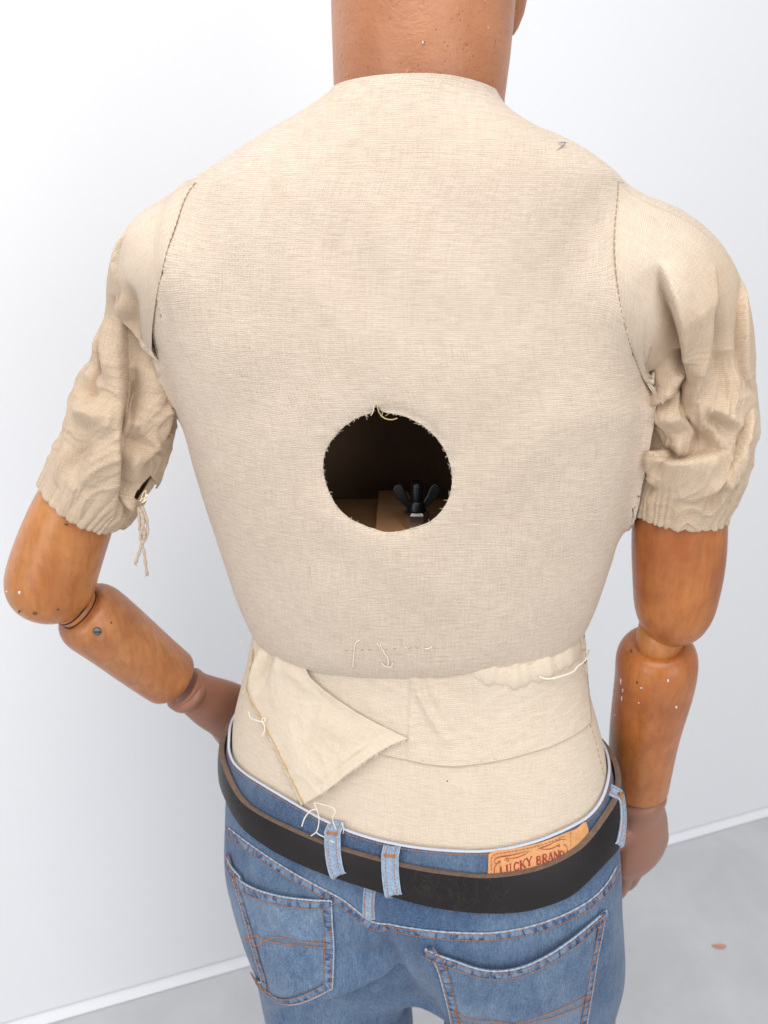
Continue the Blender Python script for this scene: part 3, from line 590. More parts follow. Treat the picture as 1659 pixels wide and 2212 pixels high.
FLf = [('r', [(285, 715), (290, 800), (285, 890), (275, 980)], -.006, .016), ('r', [(215, 760), (225, 830), (215, 870)], -.003, .012), ('s', [(272, 506), (253, 532), (246, 562), (250, 600)], .0012, .006, .002, .008, -1),
       ('s', [(252, 640), (262, 668), (278, 690), (305, 725), (335, 765), (350, 790)], .004, .014, .007, .012, 1),
       ('r', [(283, 612), (286, 660), (298, 700), (320, 740)], -.0035, .008), ('r', [(262, 640), (275, 655), (280, 680)], .003, .007),
       ('s', [(262, 660), (252, 720), (248, 790), (255, 830), (247, 880), (243, 930), (245, 1000), (247, 1060), (246, 1120)], .007, .016, .006, .010, -1),
       ('r', [(240, 690), (228, 760), (235, 820), (250, 860)], .004, .010),
       ('s', [(232, 700), (222, 760), (205, 810), (182, 870)], .0015, .008, .003, .007, -1),
       ('s', [(176, 770), (178, 820), (170, 860), (160, 890), (150, 920)], .003, .010, .005, .010, 1),
       ('r', [(170, 882), (190, 888), (215, 895), (240, 900)], .005, .009), ('r', [(185, 840), (195, 860), (200, 880)], -.004, .010),
       ('r', [(205, 920), (195, 960), (170, 1000), (150, 1040)], -.003, .008), ('r', [(222, 950), (205, 1000), (190, 1050)], .0025, .008),
       ('s', [(262, 700), (258, 745), (262, 790), (260, 830), (252, 900)], .003, .010, .006, .008, 1),
       ('r', [(292, 800), (300, 840), (296, 880), (285, 915)], -.0055, .008), ('r', [(310, 790), (318, 840), (312, 890), (290, 920), (262, 935)], .005, .009),
       ('s', [(338, 780), (342, 830), (345, 880), (340, 930), (325, 975), (300, 1000)], .006, .012, .005, .010, -1),
       ('r', [(268, 955), (290, 965), (315, 945)], -.004, .009), ('r', [(262, 975), (275, 1005), (268, 1050), (262, 1090)], -.005, .010), ('r', [(300, 960), (285, 1000), (280, 1050)], .005, .010),
       ('s', [(370, 830), (352, 860), (340, 885)], .004, .01, .006, .010, 1), ('s', [(378, 930), (360, 945), (345, 950)], .004, .01, .005, .008, 1),
       ('s', [(262, 1075), (285, 1090), (300, 1100)], .004, .007, .004, .006, 1), ('r', [(262, 1110), (285, 1105), (295, 1085)], -.004, .006),
       ('r', [(140, 900), (128, 960), (112, 1010)], -.0022, .007), ('r', [(152, 960), (135, 1010), (125, 1050)], .0022, .006)]
HOLE_L = [((100 + x / 2.3286) / 1.8517, (1400 + y / 2.3286) / 1.8517) for x, y in [(1165, 1168), (1100, 1235), (1050, 1300), (1010, 1370), (1040, 1400), (1090, 1425), (1160, 1390), (1215, 1320), (1225, 1245)]]
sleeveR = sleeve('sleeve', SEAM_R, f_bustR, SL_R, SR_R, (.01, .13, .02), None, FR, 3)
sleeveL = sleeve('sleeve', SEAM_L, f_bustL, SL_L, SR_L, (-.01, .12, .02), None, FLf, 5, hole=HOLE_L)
# knotted tie strings at the left hem
def px3(rows): return np.array([PT(u, v, Y) for u, v, Y in rows])
ties = MB()
for pl in ([(300, 1095, .10), (300, 1120, .098), (303, 1150, .097), (308, 1170, .097), (300, 1195, .097), (293, 1215, .097)],
           [(306, 1093, .10), (316, 1115, .098), (320, 1145, .097), (316, 1165, .097), (306, 1172, .096), (312, 1195, .097), (315, 1220, .097), (318, 1240, .098)],
           [(303, 1100, .099), (312, 1128, .095), (304, 1148, .094), (302, 1165, .095), (310, 1174, .095)],
           [(314, 1108, .099), (306, 1130, .096), (314, 1152, .095), (308, 1170, .096)]):
    q = smooth_pl(px3(pl), 40); r_ = .0014 + .0003 * np.sin(np.linspace(0, 40, 40)); ties.add(*tube(q, r_, 7))
for bu, bv in ((293, 1215), (318, 1240)):
    for k in range(9): a = PT(bu, bv, .097); ties.add(*tube([a, a + [rng.normal(0, .0012), 0, -rng.uniform(.001, .004)]], .00025, 4))
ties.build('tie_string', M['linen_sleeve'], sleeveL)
# ragged threads in the torn gap
tg_ = MB()
for k in range(6):
    a = PT(318 + rng.uniform(-6, 4), 1062 + rng.uniform(-5, 8), .10); b = PT(303 + rng.uniform(-4, 6), 1090 + rng.uniform(-8, 4), .098); tg_.add(*tube(smooth_pl([a, (a + b) / 2 + [rng.normal(0, .002), 0, rng.normal(0, .002)], b], 10), .00045, 5))
tg_.build('torn_threads', M['fray'], sleeveL)

# ---------------------------------------------------------------- neck and head
nk = []
NP = [(1.60, 0.098), (1.63, .097), (1.66, .099), (1.69, .104), (1.72, .108)]
def neck_ring(z, yc):
    # left / right outline of the neck
    pc = np.array([0.03, yc, z]); v = proj(pc)[0][1]; l = np.interp(v, [0, 100, 188, 260], [715, 718, 721, 722]); r = np.interp(v, [0, 43, 132, 215, 260], [1112, 1109, 1100, 1089, 1086])
    a, b = PT(l, v, yc), PT(r, v, yc); return (a[0] + b[0]) / 2, (b[0] - a[0]) / 2
HV = []; thn = np.linspace(0, 2 * np.pi, 96, endpoint=False)
for z, yc in [(1.585, .099)] + [(z, np.interp(z, [n[0] for n in NP], [n[1] for n in NP])) for z in np.linspace(1.60, 1.715, 40)]:
    cx, a = neck_ring(min(z, 1.70), yc); HV.append(np.stack([cx + a * np.cos(thn), yc + a * .98 * np.sin(thn), np.full(96, z)], -1))
topc, topa = neck_ring(1.70, .106)
for z, a, yc in [(1.73, topa * 1.01, .110), (1.75, topa * 1.03, .118), (1.775, .082, .13), (1.80, .084, .138), (1.83, .085, .140), (1.86, .083, .140), (1.89, .074, .140), (1.91, .060, .14), (1.925, .040, .14), (1.932, .012, .14)]:
    HV.append(np.stack([topc + a * np.cos(thn), yc + a * 1.22 * np.sin(thn), np.full(96, z)], -1))
HV = np.array(HV); head = mesh('head', HV.reshape(-1, 3), grid_faces(len(HV), 96, True).tolist() + [list(range((len(HV) - 1) * 96, len(HV) * 96))], M['neck'], man, arclen_uv(HV))
# jaw, seen past the right side of the neck
jw = []
for v_, r_, uo in [(76, 4, 1106), (60, 16, 1104), (30, 32, 1100), (0, 46, 1092), (-60, 66, 1075), (-140, 90, 1045), (-220, 95, 1020)]:
    c = PT(uo, v_, .165); m_ = float(mpp(c)); jw.append(np.stack([c[0] + r_ * m_ * np.cos(thn[::4]), c[1] + r_ * m_ * 1.5 * np.sin(thn[::4]), np.full(24, c[2])], -1))
jw = np.array(jw); mesh('jaw', jw.reshape(-1, 3), grid_faces(len(jw), 24, True).tolist() + [list(range(24))[::-1], list(range(6 * 24, 7 * 24))], M['neck'], head)
f_neck = lambda p: np.hypot(p[..., 0] - np.interp(p[..., 2], [1.6, 1.7], [neck_ring(1.6, .098)[0], neck_ring(1.7, .106)[0]]), p[..., 1] - np.interp(p[..., 2], [1.6, 1.63, 1.66, 1.69, 1.72], [.098, .097, .099, .104, .108])) - np.interp(p[..., 2], [1.6, 1.7], [neck_ring(1.6, .098)[1], neck_ring(1.7, .106)[1]]) * .985
def chip(name, px, f, mat, parent, lift=.0004, th=.0006):
    """a small flake or dent lying on a surface"""
    q = march(f, np.asarray(px, float)); n_ = nrm(f, q); c = q.mean(0) + n_.mean(0) * (lift + th * .5); k = len(q); V = np.vstack([q + n_ * lift, q - n_ * .0004, c[None]])
    F = [[i, (i + 1) % k, 2 * k] for i in range(k)] + [[i, i + k, (i + 1) % k + k, (i + 1) % k] for i in range(k)]
    return mesh(name, V, F, mat, parent)
def blob(cx, cy, rx, ry, rot=0, n=12, jit=.2):
    rx, ry = rx * .56, ry * .6; a = np.linspace(0, 2 * np.pi, n, endpoint=False); r = 1 + rng.uniform(-jit * 2, jit * 2, n); x = rx * np.cos(a) * r; y = ry * np.sin(a) * r; c, s = math.cos(rot), math.sin(rot); return np.stack([cx + x * c - y * s, cy + x * s + y * c], -1)
chip('paint_chip', blob(914, 92, 5, 6), f_neck, M['paint_chip'], head); chip('nail_hole', blob(916, 91, 2.5, 2), f_neck, M['dark_hole_and_shade'], head, .0012)
for c in (blob(1096, 39, 2, 5, .1), blob(1093, 46, 1.6, 2), blob(1092, 58, 3, 5, -.3), blob(1054, 60, 1, 2.5)): chip('paint_chip', c, f_neck, M['paint_chip'], head)
for pl in ([(882, 150), (866, 172), (850, 200), (838, 235)], [(1040, -4), (1062, 14), (1080, 20)]):
    q = march(f_neck if pl[-1][1] < 200 else f_bust, smooth_pl(pl, 20)); mesh('loose_thread', *tube(q + nrm(f_neck, q) * .0004, .00009, 5), M['thread'], man)

# ---------------------------------------------------------------- wooden arms
def limb(name, rows, mat, dome0=None, dome1=None, k=72, n=70, flat=.02):
    P, rad = chain_px(rows); q = smooth_pl(np.column_stack([P, rad]), n, 2); S, r = q[:, :3], q[:, 3]; T, N, B = frames(S)
    L0 = dome0 or 0; L1 = dome1 or 0; s = np.r_[0, np.cumsum(np.linalg.norm(np.diff(S, axis=0), axis=1))]; tot = s[-1]
    # denser rings over domes
    t = np.unique(np.r_[np.linspace(0, tot, n), (1 - np.cos(np.linspace(0, np.pi / 2, 16))) * L0, tot - (1 - np.cos(np.linspace(0, np.pi / 2, 16))) * L1]); t = t[np.r_[True, np.diff(t) > 2e-4]] if False else np.array([q for i_, q in enumerate(t) if i_ == 0 or q - t[i_ - 1] > 1.2e-4 or q >= tot - 1e-9]); Sf, sf = S, s; T, N0, B0 = frames(Sf); S = np.stack([np.interp(t, s, S[:, j]) for j in range(3)], -1); r = np.interp(t, s, r)
    N = np.stack([np.interp(t, sf, N0[:, j]) for j in range(3)], -1); B = np.stack([np.interp(t, sf, B0[:, j]) for j in range(3)], -1); m = np.ones(len(t))
    if L0: x = np.clip(1 - t / L0, 0, 1); m *= flat + (1 - flat) * (1 - x ** 2.4) ** (1 / 2.4)
    if L1: x = np.clip(1 - (tot - t) / L1, 0, 1); m *= np.maximum(.02, (1 - x ** 2.4) ** (1 / 2.4))
    th = np.linspace(0, 2 * np.pi, k, endpoint=False); V = S[:, None] + (r * m)[:, None, None] * (np.cos(th)[None, :, None] * N[:, None] + np.sin(th)[None, :, None] * B[:, None])
    F = grid_faces(len(S), k, True).tolist() + [list(range(k))[::-1], list(range((len(S) - 1) * k, len(S) * k))]
    o = mesh(name, V.reshape(-1, 3), F, mat, man, arclen_uv(V)); fs = lambda p, S=S, r=r * m: f_chain(p, S[::3], r[::3]); return o, fs, S, r * m
uaR, f_uaR, *_ = limb('upper_arm', [(1478, 1000, .092, 92), (1467, 1120, .094, 99), (1465, 1220, .097, 97), (1456, 1320, .10, 83), (1447, 1384, .103, 74)], M['wood'], None, .050)
faR, f_faR, SfR, rfR = limb('forearm', [(1420, 1388, .113, 84), (1419, 1420, .117, 86), (1415, 1470, .125, 84), (1393, 1570, .14, 74), (1382, 1660, .152, 66), (1377, 1704, .158, 63)], M['wood'], .030, .010, flat=.62)
mesh('elbow_joint', *tube(px3([(1434, 1345, .104), (1431, 1355, .106), (1420, 1404, .113), (1420, 1408, .1135)]), np.array([.012, .0225, .0225, .020]), 40), M['wood_light'], man)
uaL, f_uaL, *_ = limb('upper_arm', [(213, 985, .13, 62), (197, 1025, .13, 74), (164, 1098, .13, 87), (132, 1180, .13, 92), (110, 1250, .128, 94), (92, 1334, .125, 92)], M['wood_light'], None, .048)
faL, f_faL, *_ = limb('forearm', [(172, 1314, .141, 79), (200, 1333, .149, 79), (255, 1375, .165, 74), (320, 1428, .185, 68), (384, 1476, .203, 62)], M['wood_pale'], .026, .018, flat=.60)
mesh('elbow_joint', *tube(px3([(146, 1297, .134), (150, 1300, .135), (178, 1319, .141), (180, 1320, .142)]), np.array([.012, .0225, .0225, .020]), 40), M['wood'], man)
def shade_ring(c, ax, rad, r, parent):  # solid dark ring drawn as the shade between elbow parts
    c = np.array(c); ax = ax / np.linalg.norm(ax); e1 = np.cross(ax, [0, 1, 0]); e1 /= np.linalg.norm(e1); e2 = np.cross(ax, e1); a = np.linspace(0, 2 * np.pi, 49); P_ = c + rad * (np.cos(a)[:, None] * e1 + np.sin(a)[:, None] * e2); mesh('joint_shade', *tube(P_, r, 6, False), M['dark_hole_and_shade'], parent)
p0, p1 = PT(150, 1300, .135), PT(178, 1319, .141); shade_ring(p0 + (p1 - p0) * .42, p1 - p0, .0224, .0009, uaL); shade_ring(p0 + (p1 - p0) * .78, p1 - p0, .0226, .0008, faL)
# hands
def hand(wr, tip, width, curl, fdir, mirror, flat=.45, nm='hand', tb=.14):
    """palm and five fingers: wrist wr, palm direction to tip, fingers curl towards fdir"""
    wr = np.array(wr); tip = np.array(tip); ax = tip - wr; L = np.linalg.norm(ax); ax /= L; side = np.cross(ax, fdir); side /= np.linalg.norm(side); pal = np.cross(side, ax)
    mbh = bmesh.new(); vl = []; ed = []; rad = []
    def add(p, r, prev=None, fl=1.0):
        v = mbh.verts.new(p); vl.append(v); rad.append((r, r * fl))
        if prev is not None: mbh.edges.new((prev, v))
        return v
    V = []
    # palm as a loft, fingers as tubes: merged later by a voxel remesh
    m = MB(); n = 14; rows = []
    for i in range(n):
        t = i / (n - 1); w = width * np.interp(t, [0, .15, .5, .85, 1], [.66, .68, .9, 1.0, .86]) / 2; h = w * np.interp(t, [0, .3, 1], [.92, .62, .36]); c = wr + ax * L * .52 * t
        a = np.linspace(0, 2 * np.pi, 28, endpoint=False); rows.append(c + w * np.cos(a)[:, None] * side + h * np.sin(a)[:, None] * pal)
    rows = np.array(rows); m.add(rows.reshape(-1, 3), grid_faces(n, 28, True).tolist() + [list(range(28))[::-1], list(range((n - 1) * 28, n * 28))])
    for k, (off, fl, fr) in enumerate([(-.36, .47, .0082), (-.12, .52, .0088), (.12, .49, .0085), (.36, .39, .0074)]):
        p = wr + ax * L * .46 + side * off * width; pts = [p]; ang = 0.0; seg = [fl * .2 * L, fl * .42 * L, fl * .3 * L, fl * .24 * L]
        for q, s_ in enumerate(seg): ang += curl * [0.15, .35, .55, .5][q] * (1 + .12 * k); p = p + s_ * (ax * math.cos(ang) + pal * math.sin(ang)); pts.append(p)
        q = smooth_pl(pts, 24); r = np.interp(np.linspace(0, 1, 24), [0, .3, .34, .8, .93, 1], [1.12, 1.02, 1.06, .92, .74, .28]) * fr; m.add(*tube(q, r, 16))
    b = wr + ax * L * tb + side * (-.30 * width * mirror); td = ax * .80 + side * (-.55 * mirror) + pal * .35; td /= np.linalg.norm(td); q = smooth_pl([b, b + td * L * .17, b + td * L * .28 + ax * .012, b + td * L * .34 + ax * .028], 22); r = np.interp(np.linspace(0, 1, 22), [0, .4, .8, .94, 1], [.0145, .0115, .0095, .0075, .003]); m.add(*tube(q, r, 16))
    o = m.build(nm, M['hand'], man); rm = o.modifiers.new('skin', 'REMESH'); rm.mode = 'VOXEL'; rm.voxel_size = .0022; rm.use_smooth_shade = True; s2 = o.modifiers.new('soft', 'SMOOTH'); s2.factor = .6; s2.iterations = 7
    return o
wR = PT(1382, 1712, .158); tR = PT(1396, 1985, .215)
hR = hand(wR, tR, .086, .6, (-.5, .85, -.2), 1)
wL = PT(396, 1484, .205); tL = PT(640, 1610, .27); hL = hand(wL, tL, .076, .8, (.5, .6, -.6), 1, tb=.42)
def cuff(S, r, n=72): return tube(S, r, n)
c1 = PT(1375, 1700, .157); c2 = PT(1378, 1738, .162); a_ = (c2 - c1) / np.linalg.norm(c2 - c1)
mesh('wrist_ring', *cuff([c1, c1 + a_ * .002, c1 + a_ * .014, c1 + a_ * .020, c1 + a_ * .026], np.array([.024, .0315, .0325, .030, .024])), M['hand'], hR)
c1 = PT(392, 1482, .205); c2 = PT(430, 1510, .217); a_ = (c2 - c1) / np.linalg.norm(c2 - c1)
mesh('wrist_ring', *cuff([c1 + a_ * .004, c1 + a_ * .006, c1 + a_ * .013, c1 + a_ * .017, c1 + a_ * .022], np.array([.021, .0268, .0268, .0255, .021])), M['hand'], hL)
# slotted screw and flakes on the arms
sc = march(f_faL, np.array([[210, 1364]]))[0]; sn = nrm(f_faL, sc[None])[0]
scr = mesh('screw', *tube([sc - sn * .002, sc + sn * .0008, sc + sn * .0014], [.0042, .0042, .0032], 20), M['screw'], faL)
sl = np.cross(sn, [.3, 0, 1.0]); sl /= np.linalg.norm(sl); mesh('slot', *tube([sc + sn * .0014 - sl * .0036, sc + sn * .0014 + sl * .0036], .0006, 6), M['dark_hole_and_shade'], scr)
for c, f, p, m_ in [(blob(42, 1280, 5, 5), f_uaL, uaL, 'paint_chip'), (blob(14, 1278, 2, 2), f_uaL, uaL, 'paint_chip'), (blob(125, 1317, 5, 3, -.4), f_uaL, uaL, 'dark_dent'), (blob(75, 1325, 8, 4, .1), f_uaL, uaL, 'dark_dent'), (blob(42, 1321, 4, 5), f_uaL, uaL, 'dark_dent'), (blob(143, 1133, 8, 2, .3), f_uaL, uaL, 'dark_dent'), (blob(240, 1345, 3, 4), f_faL, faL, 'dark_dent'),
                    (blob(1443, 1471, 4, 6), f_faR, faR, 'paint_chip'), (blob(1461, 1528, 4, 4), f_faR, faR, 'paint_chip'), (blob(1363, 1406, 4, 6), f_faR, faR, 'dark_dent'), (blob(1376, 1474, 3, 5), f_faR, faR, 'dark_dent'), (blob(1385, 1486, 5, 2), f_faR, faR, 'paint_chip'), (blob(1380, 1518, 3, 2), f_faR, faR, 'paint_chip'),
                    (blob(1341, 1472, 2, 9), f_faR, faR, 'paint_chip'), (blob(1345, 1492, 2, 7), f_faR, faR, 'paint_chip'), (blob(1343, 1510, 1.5, 8), f_faR, faR, 'paint_chip'), (blob(1328, 1545, 2, 4), f_faR, faR, 'paint_chip'), (blob(1550, 1120, 4, 7), f_uaR, uaR, 'dark_dent')]:
    chip(m_, c, f, M[m_], p, .00025, .0002)

# ---------------------------------------------------------------- hips in linen
NH, NHC = 190, 300
zh = np.linspace(1.20, .86, NH); thh = np.linspace(-np.pi / 2, 1.5 * np.pi, NHC, endpoint=False)
def low_ring(z, th, st=low):
    cx, cy, a, b = st.at(z); n = st.n; c, s = np.cos(th), np.sin(th); x = a[:, None] * np.sign(c) * np.abs(c) ** (2 / n); y = b[:, None] * np.sign(s) * np.abs(s) ** (2 / n); cw, sw = math.cos(st.yaw), math.sin(st.yaw)
    return np.stack([cx[:, None] + cw * x - sw * y, cy[:, None] + sw * x + cw * y, np.repeat(z[:, None], len(th), 1)], -1)
HV = low_ring(zh, thh); HN = nrm(f_low, HV.reshape(-1, 3)).reshape(HV.shape); sh = .0030 * sstep(1.04, .99, zh)[:, None, None]; HV = HV - HN * sh
uvh = arclen_uv(HV); uh = uvh.reshape(NH, NHC, 2); ph_ = uh[:, -1:, 0] + .003; uh[..., 0] = np.where(uh[..., 0] > ph_ / 2, uh[..., 0] - ph_, uh[..., 0])
hipsF = grid_faces(NH, NHC, True); hph = np.arctan2(HV[..., 1] - .13, HV[..., 0] - .04).ravel(); hz_ = HV[..., 2].ravel(); hipsF = hipsF[(hz_[hipsF] > np.interp(np.cos(hph[hipsF]), [-1, 1], [.985, .935]) - .012 * 0).all(1)]
hips = mesh('hips', HV.reshape(-1, 3), hipsF, M['linen_hip'], man, uvh)
def hipf(p): return f_low(p) + .0030 * sstep(1.04, .99, p[..., 2])
chip('pin_hole', blob(966, 1687, 2.6, 2.6), hipf, M['dark_hole_and_shade'], hips, .0003, 0)
# cloth skirt tacked over the waist
SK_T = [(600, 1350), (700, 1375), (885, 1395), (1060, 1395), (1200, 1360), (1256, 1330)]
SK_B = [(640, 1545), (720, 1595), (790, 1618), (835, 1632), (881, 1641), (930, 1652), (985, 1656), (1060, 1647), (1130, 1630), (1190, 1612), (1240, 1588), (1275, 1560)]
g = coons(SK_T, [(1256, 1330), (1266, 1450), (1275, 1560)], SK_B, [(600, 1350), (615, 1450), (640, 1545)], 90, 190); q = march(hipf, g); qn = nrm(hipf, q); qf = q.reshape(-1, 3); qnf = qn.reshape(-1, 3)
D = .0016 + .0005 * np.clip(1 - np.abs(np.array([mnoise.noise(p) for p in (qf * [34, 34, 60]).tolist()])) * 2.2, 0, 1) ** 2 + folds(qf, qnf, hipf, [('r', [(890, 1430), (905, 1490), (935, 1550), (975, 1615)], .0042, .005), ('r', [(915, 1440), (945, 1510), (985, 1585)], .0022, .006), ('r', [(903, 1440), (925, 1510), (962, 1590)], -.0014, .004), ('r', [(930, 1470), (970, 1520), (1020, 1560)], .0012, .006), ('r', [(760, 1490), (820, 1530), (876, 1560)], .0010, .008), ('s', [(887, 1440), (885, 1500), (883, 1560), (881, 1610), (880, 1660)], .0022, .006, .0016, .004, 1)])
q = (qf + qnf * D[:, None]).reshape(q.shape); V, F, uv = patch_solid(q, qn, .0011); cloth = mesh('waist_cloth', V, F, M['linen_hip'], man, uv)
st = MB(); pl = march(hipf, smooth_pl([(1269, 1552), (1284, 1590), (1293, 1630), (1303, 1668), (1308, 1690)], 60)); stitches(st, pl, nrm(hipf, pl), .0068, .35, .0005, .0002); st.build('seam_stitching', M['thread_tan'], hips)
st = MB()
for x in (889, 912, 985, 1010, 1040, 1070, 1110, 1140, 1190): y = np.interp(x, [p[0] for p in SK_B], [p[1] for p in SK_B]) - 5; pl = march(hipf, np.array([(x - 3, y - 1), (x + 3, y + 1)]), off=.0017); st.add(*tube(pl, .0005, 5))
st.build('tacking_stitch', M['thread_tan'], cloth)
# loose triangular flap at the left
FT_ = [(556, 1375), (590, 1390), (625, 1405), (662, 1420)]; FRt = [(662, 1420), (672, 1452), (700, 1482), (745, 1516), (800, 1551), (850, 1576), (884, 1592)]
FB = [(655, 1737), (690, 1716), (726, 1690), (762, 1660), (795, 1634), (830, 1612), (858, 1598), (884, 1592)]; FLt = [(556, 1375), (552, 1420), (545, 1455), (536, 1500), (560, 1535), (580, 1580), (605, 1630), (630, 1685), (655, 1737)]
g = coons(FT_, FRt, FB, FLt, 120, 110); q = march(hipf, g); qn = nrm(hipf, q); tI = np.linspace(0, 1, 120)[:, None] * np.ones((1, 110)); sI = np.linspace(0, 1, 110)[None] * np.ones((120, 1))
lift = .0035 + .0045 * np.sin(np.pi * sI) * (.4 + .6 * tI) + .004 * sstep(.86, 1, tI) * np.sin(np.pi * sI) + .003 * sstep(.85, 1, sI) * (1 - tI) + .0025 * np.exp(-((tI - .90) / .02) ** 2) * np.sin(np.pi * sI) * .25
qf = q.reshape(-1, 3); qnf = qn.reshape(-1, 3)
lift = lift.ravel() + folds(qf, qnf, hipf, [('r', [(578, 1392), (572, 1440), (548, 1500)], .010, .007), ('r', [(600, 1395), (588, 1440), (556, 1500)], -.005, .006), ('r', [(612, 1400), (606, 1440), (585, 1480)], .004, .006), ('r', [(620, 1560), (650, 1620), (665, 1690)], .002, .012), ('r', [(690, 1540), (740, 1580), (790, 1600)], .0018, .010), ('r', [(640, 1440), (620, 1490), (600, 1530)], .0016, .010), ('r', [(700, 1560), (670, 1600), (640, 1650)], -.0012, .012), ('r', [(735, 1648), (780, 1612), (840, 1585)], .0012, .003), ('r', [(600, 1490), (660, 1500), (700, 1530)], -.0012, .010), ('r', [(672, 1712), (720, 1672), (780, 1622), (840, 1572)], -.0022, .0028), ('r', [(600, 1425), (650, 1450), (690, 1500)], .003, .008)])
cn_ = np.array([mnoise.noise(p) for p in (qf * [55, 55, 42]).tolist()]); cn2 = np.array([mnoise.noise(p) for p in (qf * [120, 120, 95] + 5).tolist()])
lift = lift + .0007 * np.clip(1 - np.abs(cn_) * 1.9, 0, 1) ** 2 + .0003 * np.clip(1 - np.abs(cn2) * 2, 0, 1) ** 2
q = (qf + qnf * lift[:, None]).reshape(q.shape); V, F, uv = patch_solid(q, qn, .0011); flap = mesh('cloth_flap', V, F, M['linen_flap'], man, uv)
# raw selvedge along the flap's left edge
ed = q[:, 3] + qn[:, 3] * .0004; ed = ed[8:]; mesh('raw_edge', *tube(resample(ed + rng.normal(0, .00025, ed.shape), 110), .0009 + .0003 * np.sin(np.linspace(0, 60, 110)), 7), M['thread_tan'], flap)
fb = MB()
for k in range(170):
    e_ = q[-1] if k % 3 else q[:, 0]; j = rng.randint(3, len(e_) - 3); t_ = e_[j + 1] - e_[j - 1]; t_ /= np.linalg.norm(t_); L = rng.exponential(.0016) + .0006; dn = np.array([0, -.25, -1.0]) if k % 3 else np.array([-.7, -.3, -.5])
    a = e_[j] - qn[0, 0] * 0; b = a + dn * L * .5 + t_ * rng.normal(0, .0008); c = b + dn * L * .5 + t_ * rng.normal(0, .0012) + np.array([0, -1, 0]) * abs(rng.normal(0, .0005)); fb.add(*tube([a, b, c], [.0002, .00016, .0001], 4))
o = fb.build('frayed_fibres', M['fray'], flap); o['kind'] = 'stuff'
# rolled edge of cloth at the right and its pale thread
rr = march(hipf, smooth_pl([(985, 1432), (1030, 1448), (1075, 1459), (1115, 1460), (1160, 1449), (1200, 1434), (1232, 1412), (1250, 1388), (1254, 1370)], 60)); rn = nrm(hipf, rr)
T_, N_, B_ = frames(rr); rad = .0072 * np.sin(np.linspace(.25, np.pi - .3, 60)) ** .6 * (1 + .16 * np.sin(np.arange(60) * .55) + .1 * np.sin(np.arange(60) * 1.3 + 1)); ths = np.linspace(0, 2 * np.pi, 20, endpoint=False); upd = np.cross(T_, rn)
V = rr[:, None] + (rad[:, None, None]) * (1.6 * np.cos(ths)[None, :, None] * upd[:, None] + (.55 * np.sin(ths)[None, :, None] + .15) * rn[:, None]); mesh('cloth_roll', V.reshape(-1, 3), grid_faces(60, 20, True), M['linen_flap'], man, arclen_uv(V))
def thread(pl, f, r=.0005, off=.0012, mat='thread', n=40, parent=None):
    q = march(f, smooth_pl(pl, n)); q = q + nrm(f, q) * (off + .0004 * np.sin(np.linspace(0, 9, n)))[:, None]; return mesh('loose_thread', *tube(q, r, 6), M[mat], parent or man)
thread([(1156, 1454), (1170, 1460), (1200, 1455), (1226, 1447), (1230, 1436), (1246, 1426), (1254, 1408)], hipf, .0009, .008)
thread([(777, 1381), (768, 1385), (765, 1410), (763, 1438)], f_tor); thread([(815, 1387), (822, 1395), (818, 1402), (826, 1400), (822, 1390)], f_tor, .0004); thread([(826, 1400), (834, 1415), (840, 1425), (838, 1438)], f_tor, .0005)
thread([(825, 1430), (833, 1438), (846, 1440), (848, 1430)], f_tor, .0004); thread([(875, 1395), (882, 1400), (885, 1394)], f_tor, .0003); thread([(918, 1398), (926, 1400), (932, 1394)], f_tor, .0005)
thread([(553, 1534), (556, 1548), (570, 1553), (584, 1556), (588, 1550), (582, 1545), (578, 1552), (586, 1562), (586, 1575), (580, 1586)], hipf, .0006, .009)
thread([(664, 1775), (670, 1755), (682, 1740), (696, 1736)], hipf, .0006, .011); thread([(690, 1722), (700, 1745), (700, 1770), (696, 1786), (684, 1794)], hipf, .0005, .012); thread([(696, 1786), (712, 1796), (736, 1808)], hipf, .0005, .013)
thread([(690, 1724), (720, 1730), (735, 1740), (725, 1757), (730, 1772), (736, 1785)], hipf, .0004, .010); thread([(745, 1768), (750, 1780), (748, 1792)], hipf, .0004, .009); thread([(537, 1385), (531, 1395), (535, 1402), (543, 1398)], hipf, .0004, .006)
# seam of tack holes low on the chest
st = MB()
for a, b in (((745, 1405), (870, 1401)), ((880, 1400), (1010, 1398)), ((1020, 1398), (1105, 1392))):
    pl = march(f_tor, smooth_pl([a, b], 30)); stitches(st, pl, nrm(f_tor, pl), .0075, .62, .00032, .00005)
pl = march(f_tor, smooth_pl([(669, 1225), (676, 1280), (681, 1330), (690, 1345)], 30)); stitches(st, pl, nrm(f_tor, pl), .0030, .45, .00028, .00005)
st.build('tack_holes', M['thread_dark'], chest)
# hanging wisp beside the right flank
q = smooth_pl(px3([(1328, 1140, .085), (1332, 1165, .083), (1326, 1190, .083), (1325, 1215, .083), (1312, 1240, .083), (1305, 1262, .084), (1302, 1274, .085)]), 40); mesh('loose_thread', *tube(q, .0003, 5), M['thread'], man)

# pin stuck in the right shoulder
pz = march(f_bust, np.array([(1200, 328), (1220, 312), (1206, 309)])); pn = nrm(f_bust, pz)
pin = mesh('pin', *tube(smooth_pl([pz[0] - pn[0] * .001, pz[1] + pn[1] * .0016, pz[1] + pn[1] * .0016 + (pz[2] - pz[1]) * .2, pz[2] + pn[2] * .0005], 24, 1), .00045, 8), M['pin'])
tag(pin, 'tiny bent steel pin stuck in the linen on the right shoulder', 'pin')

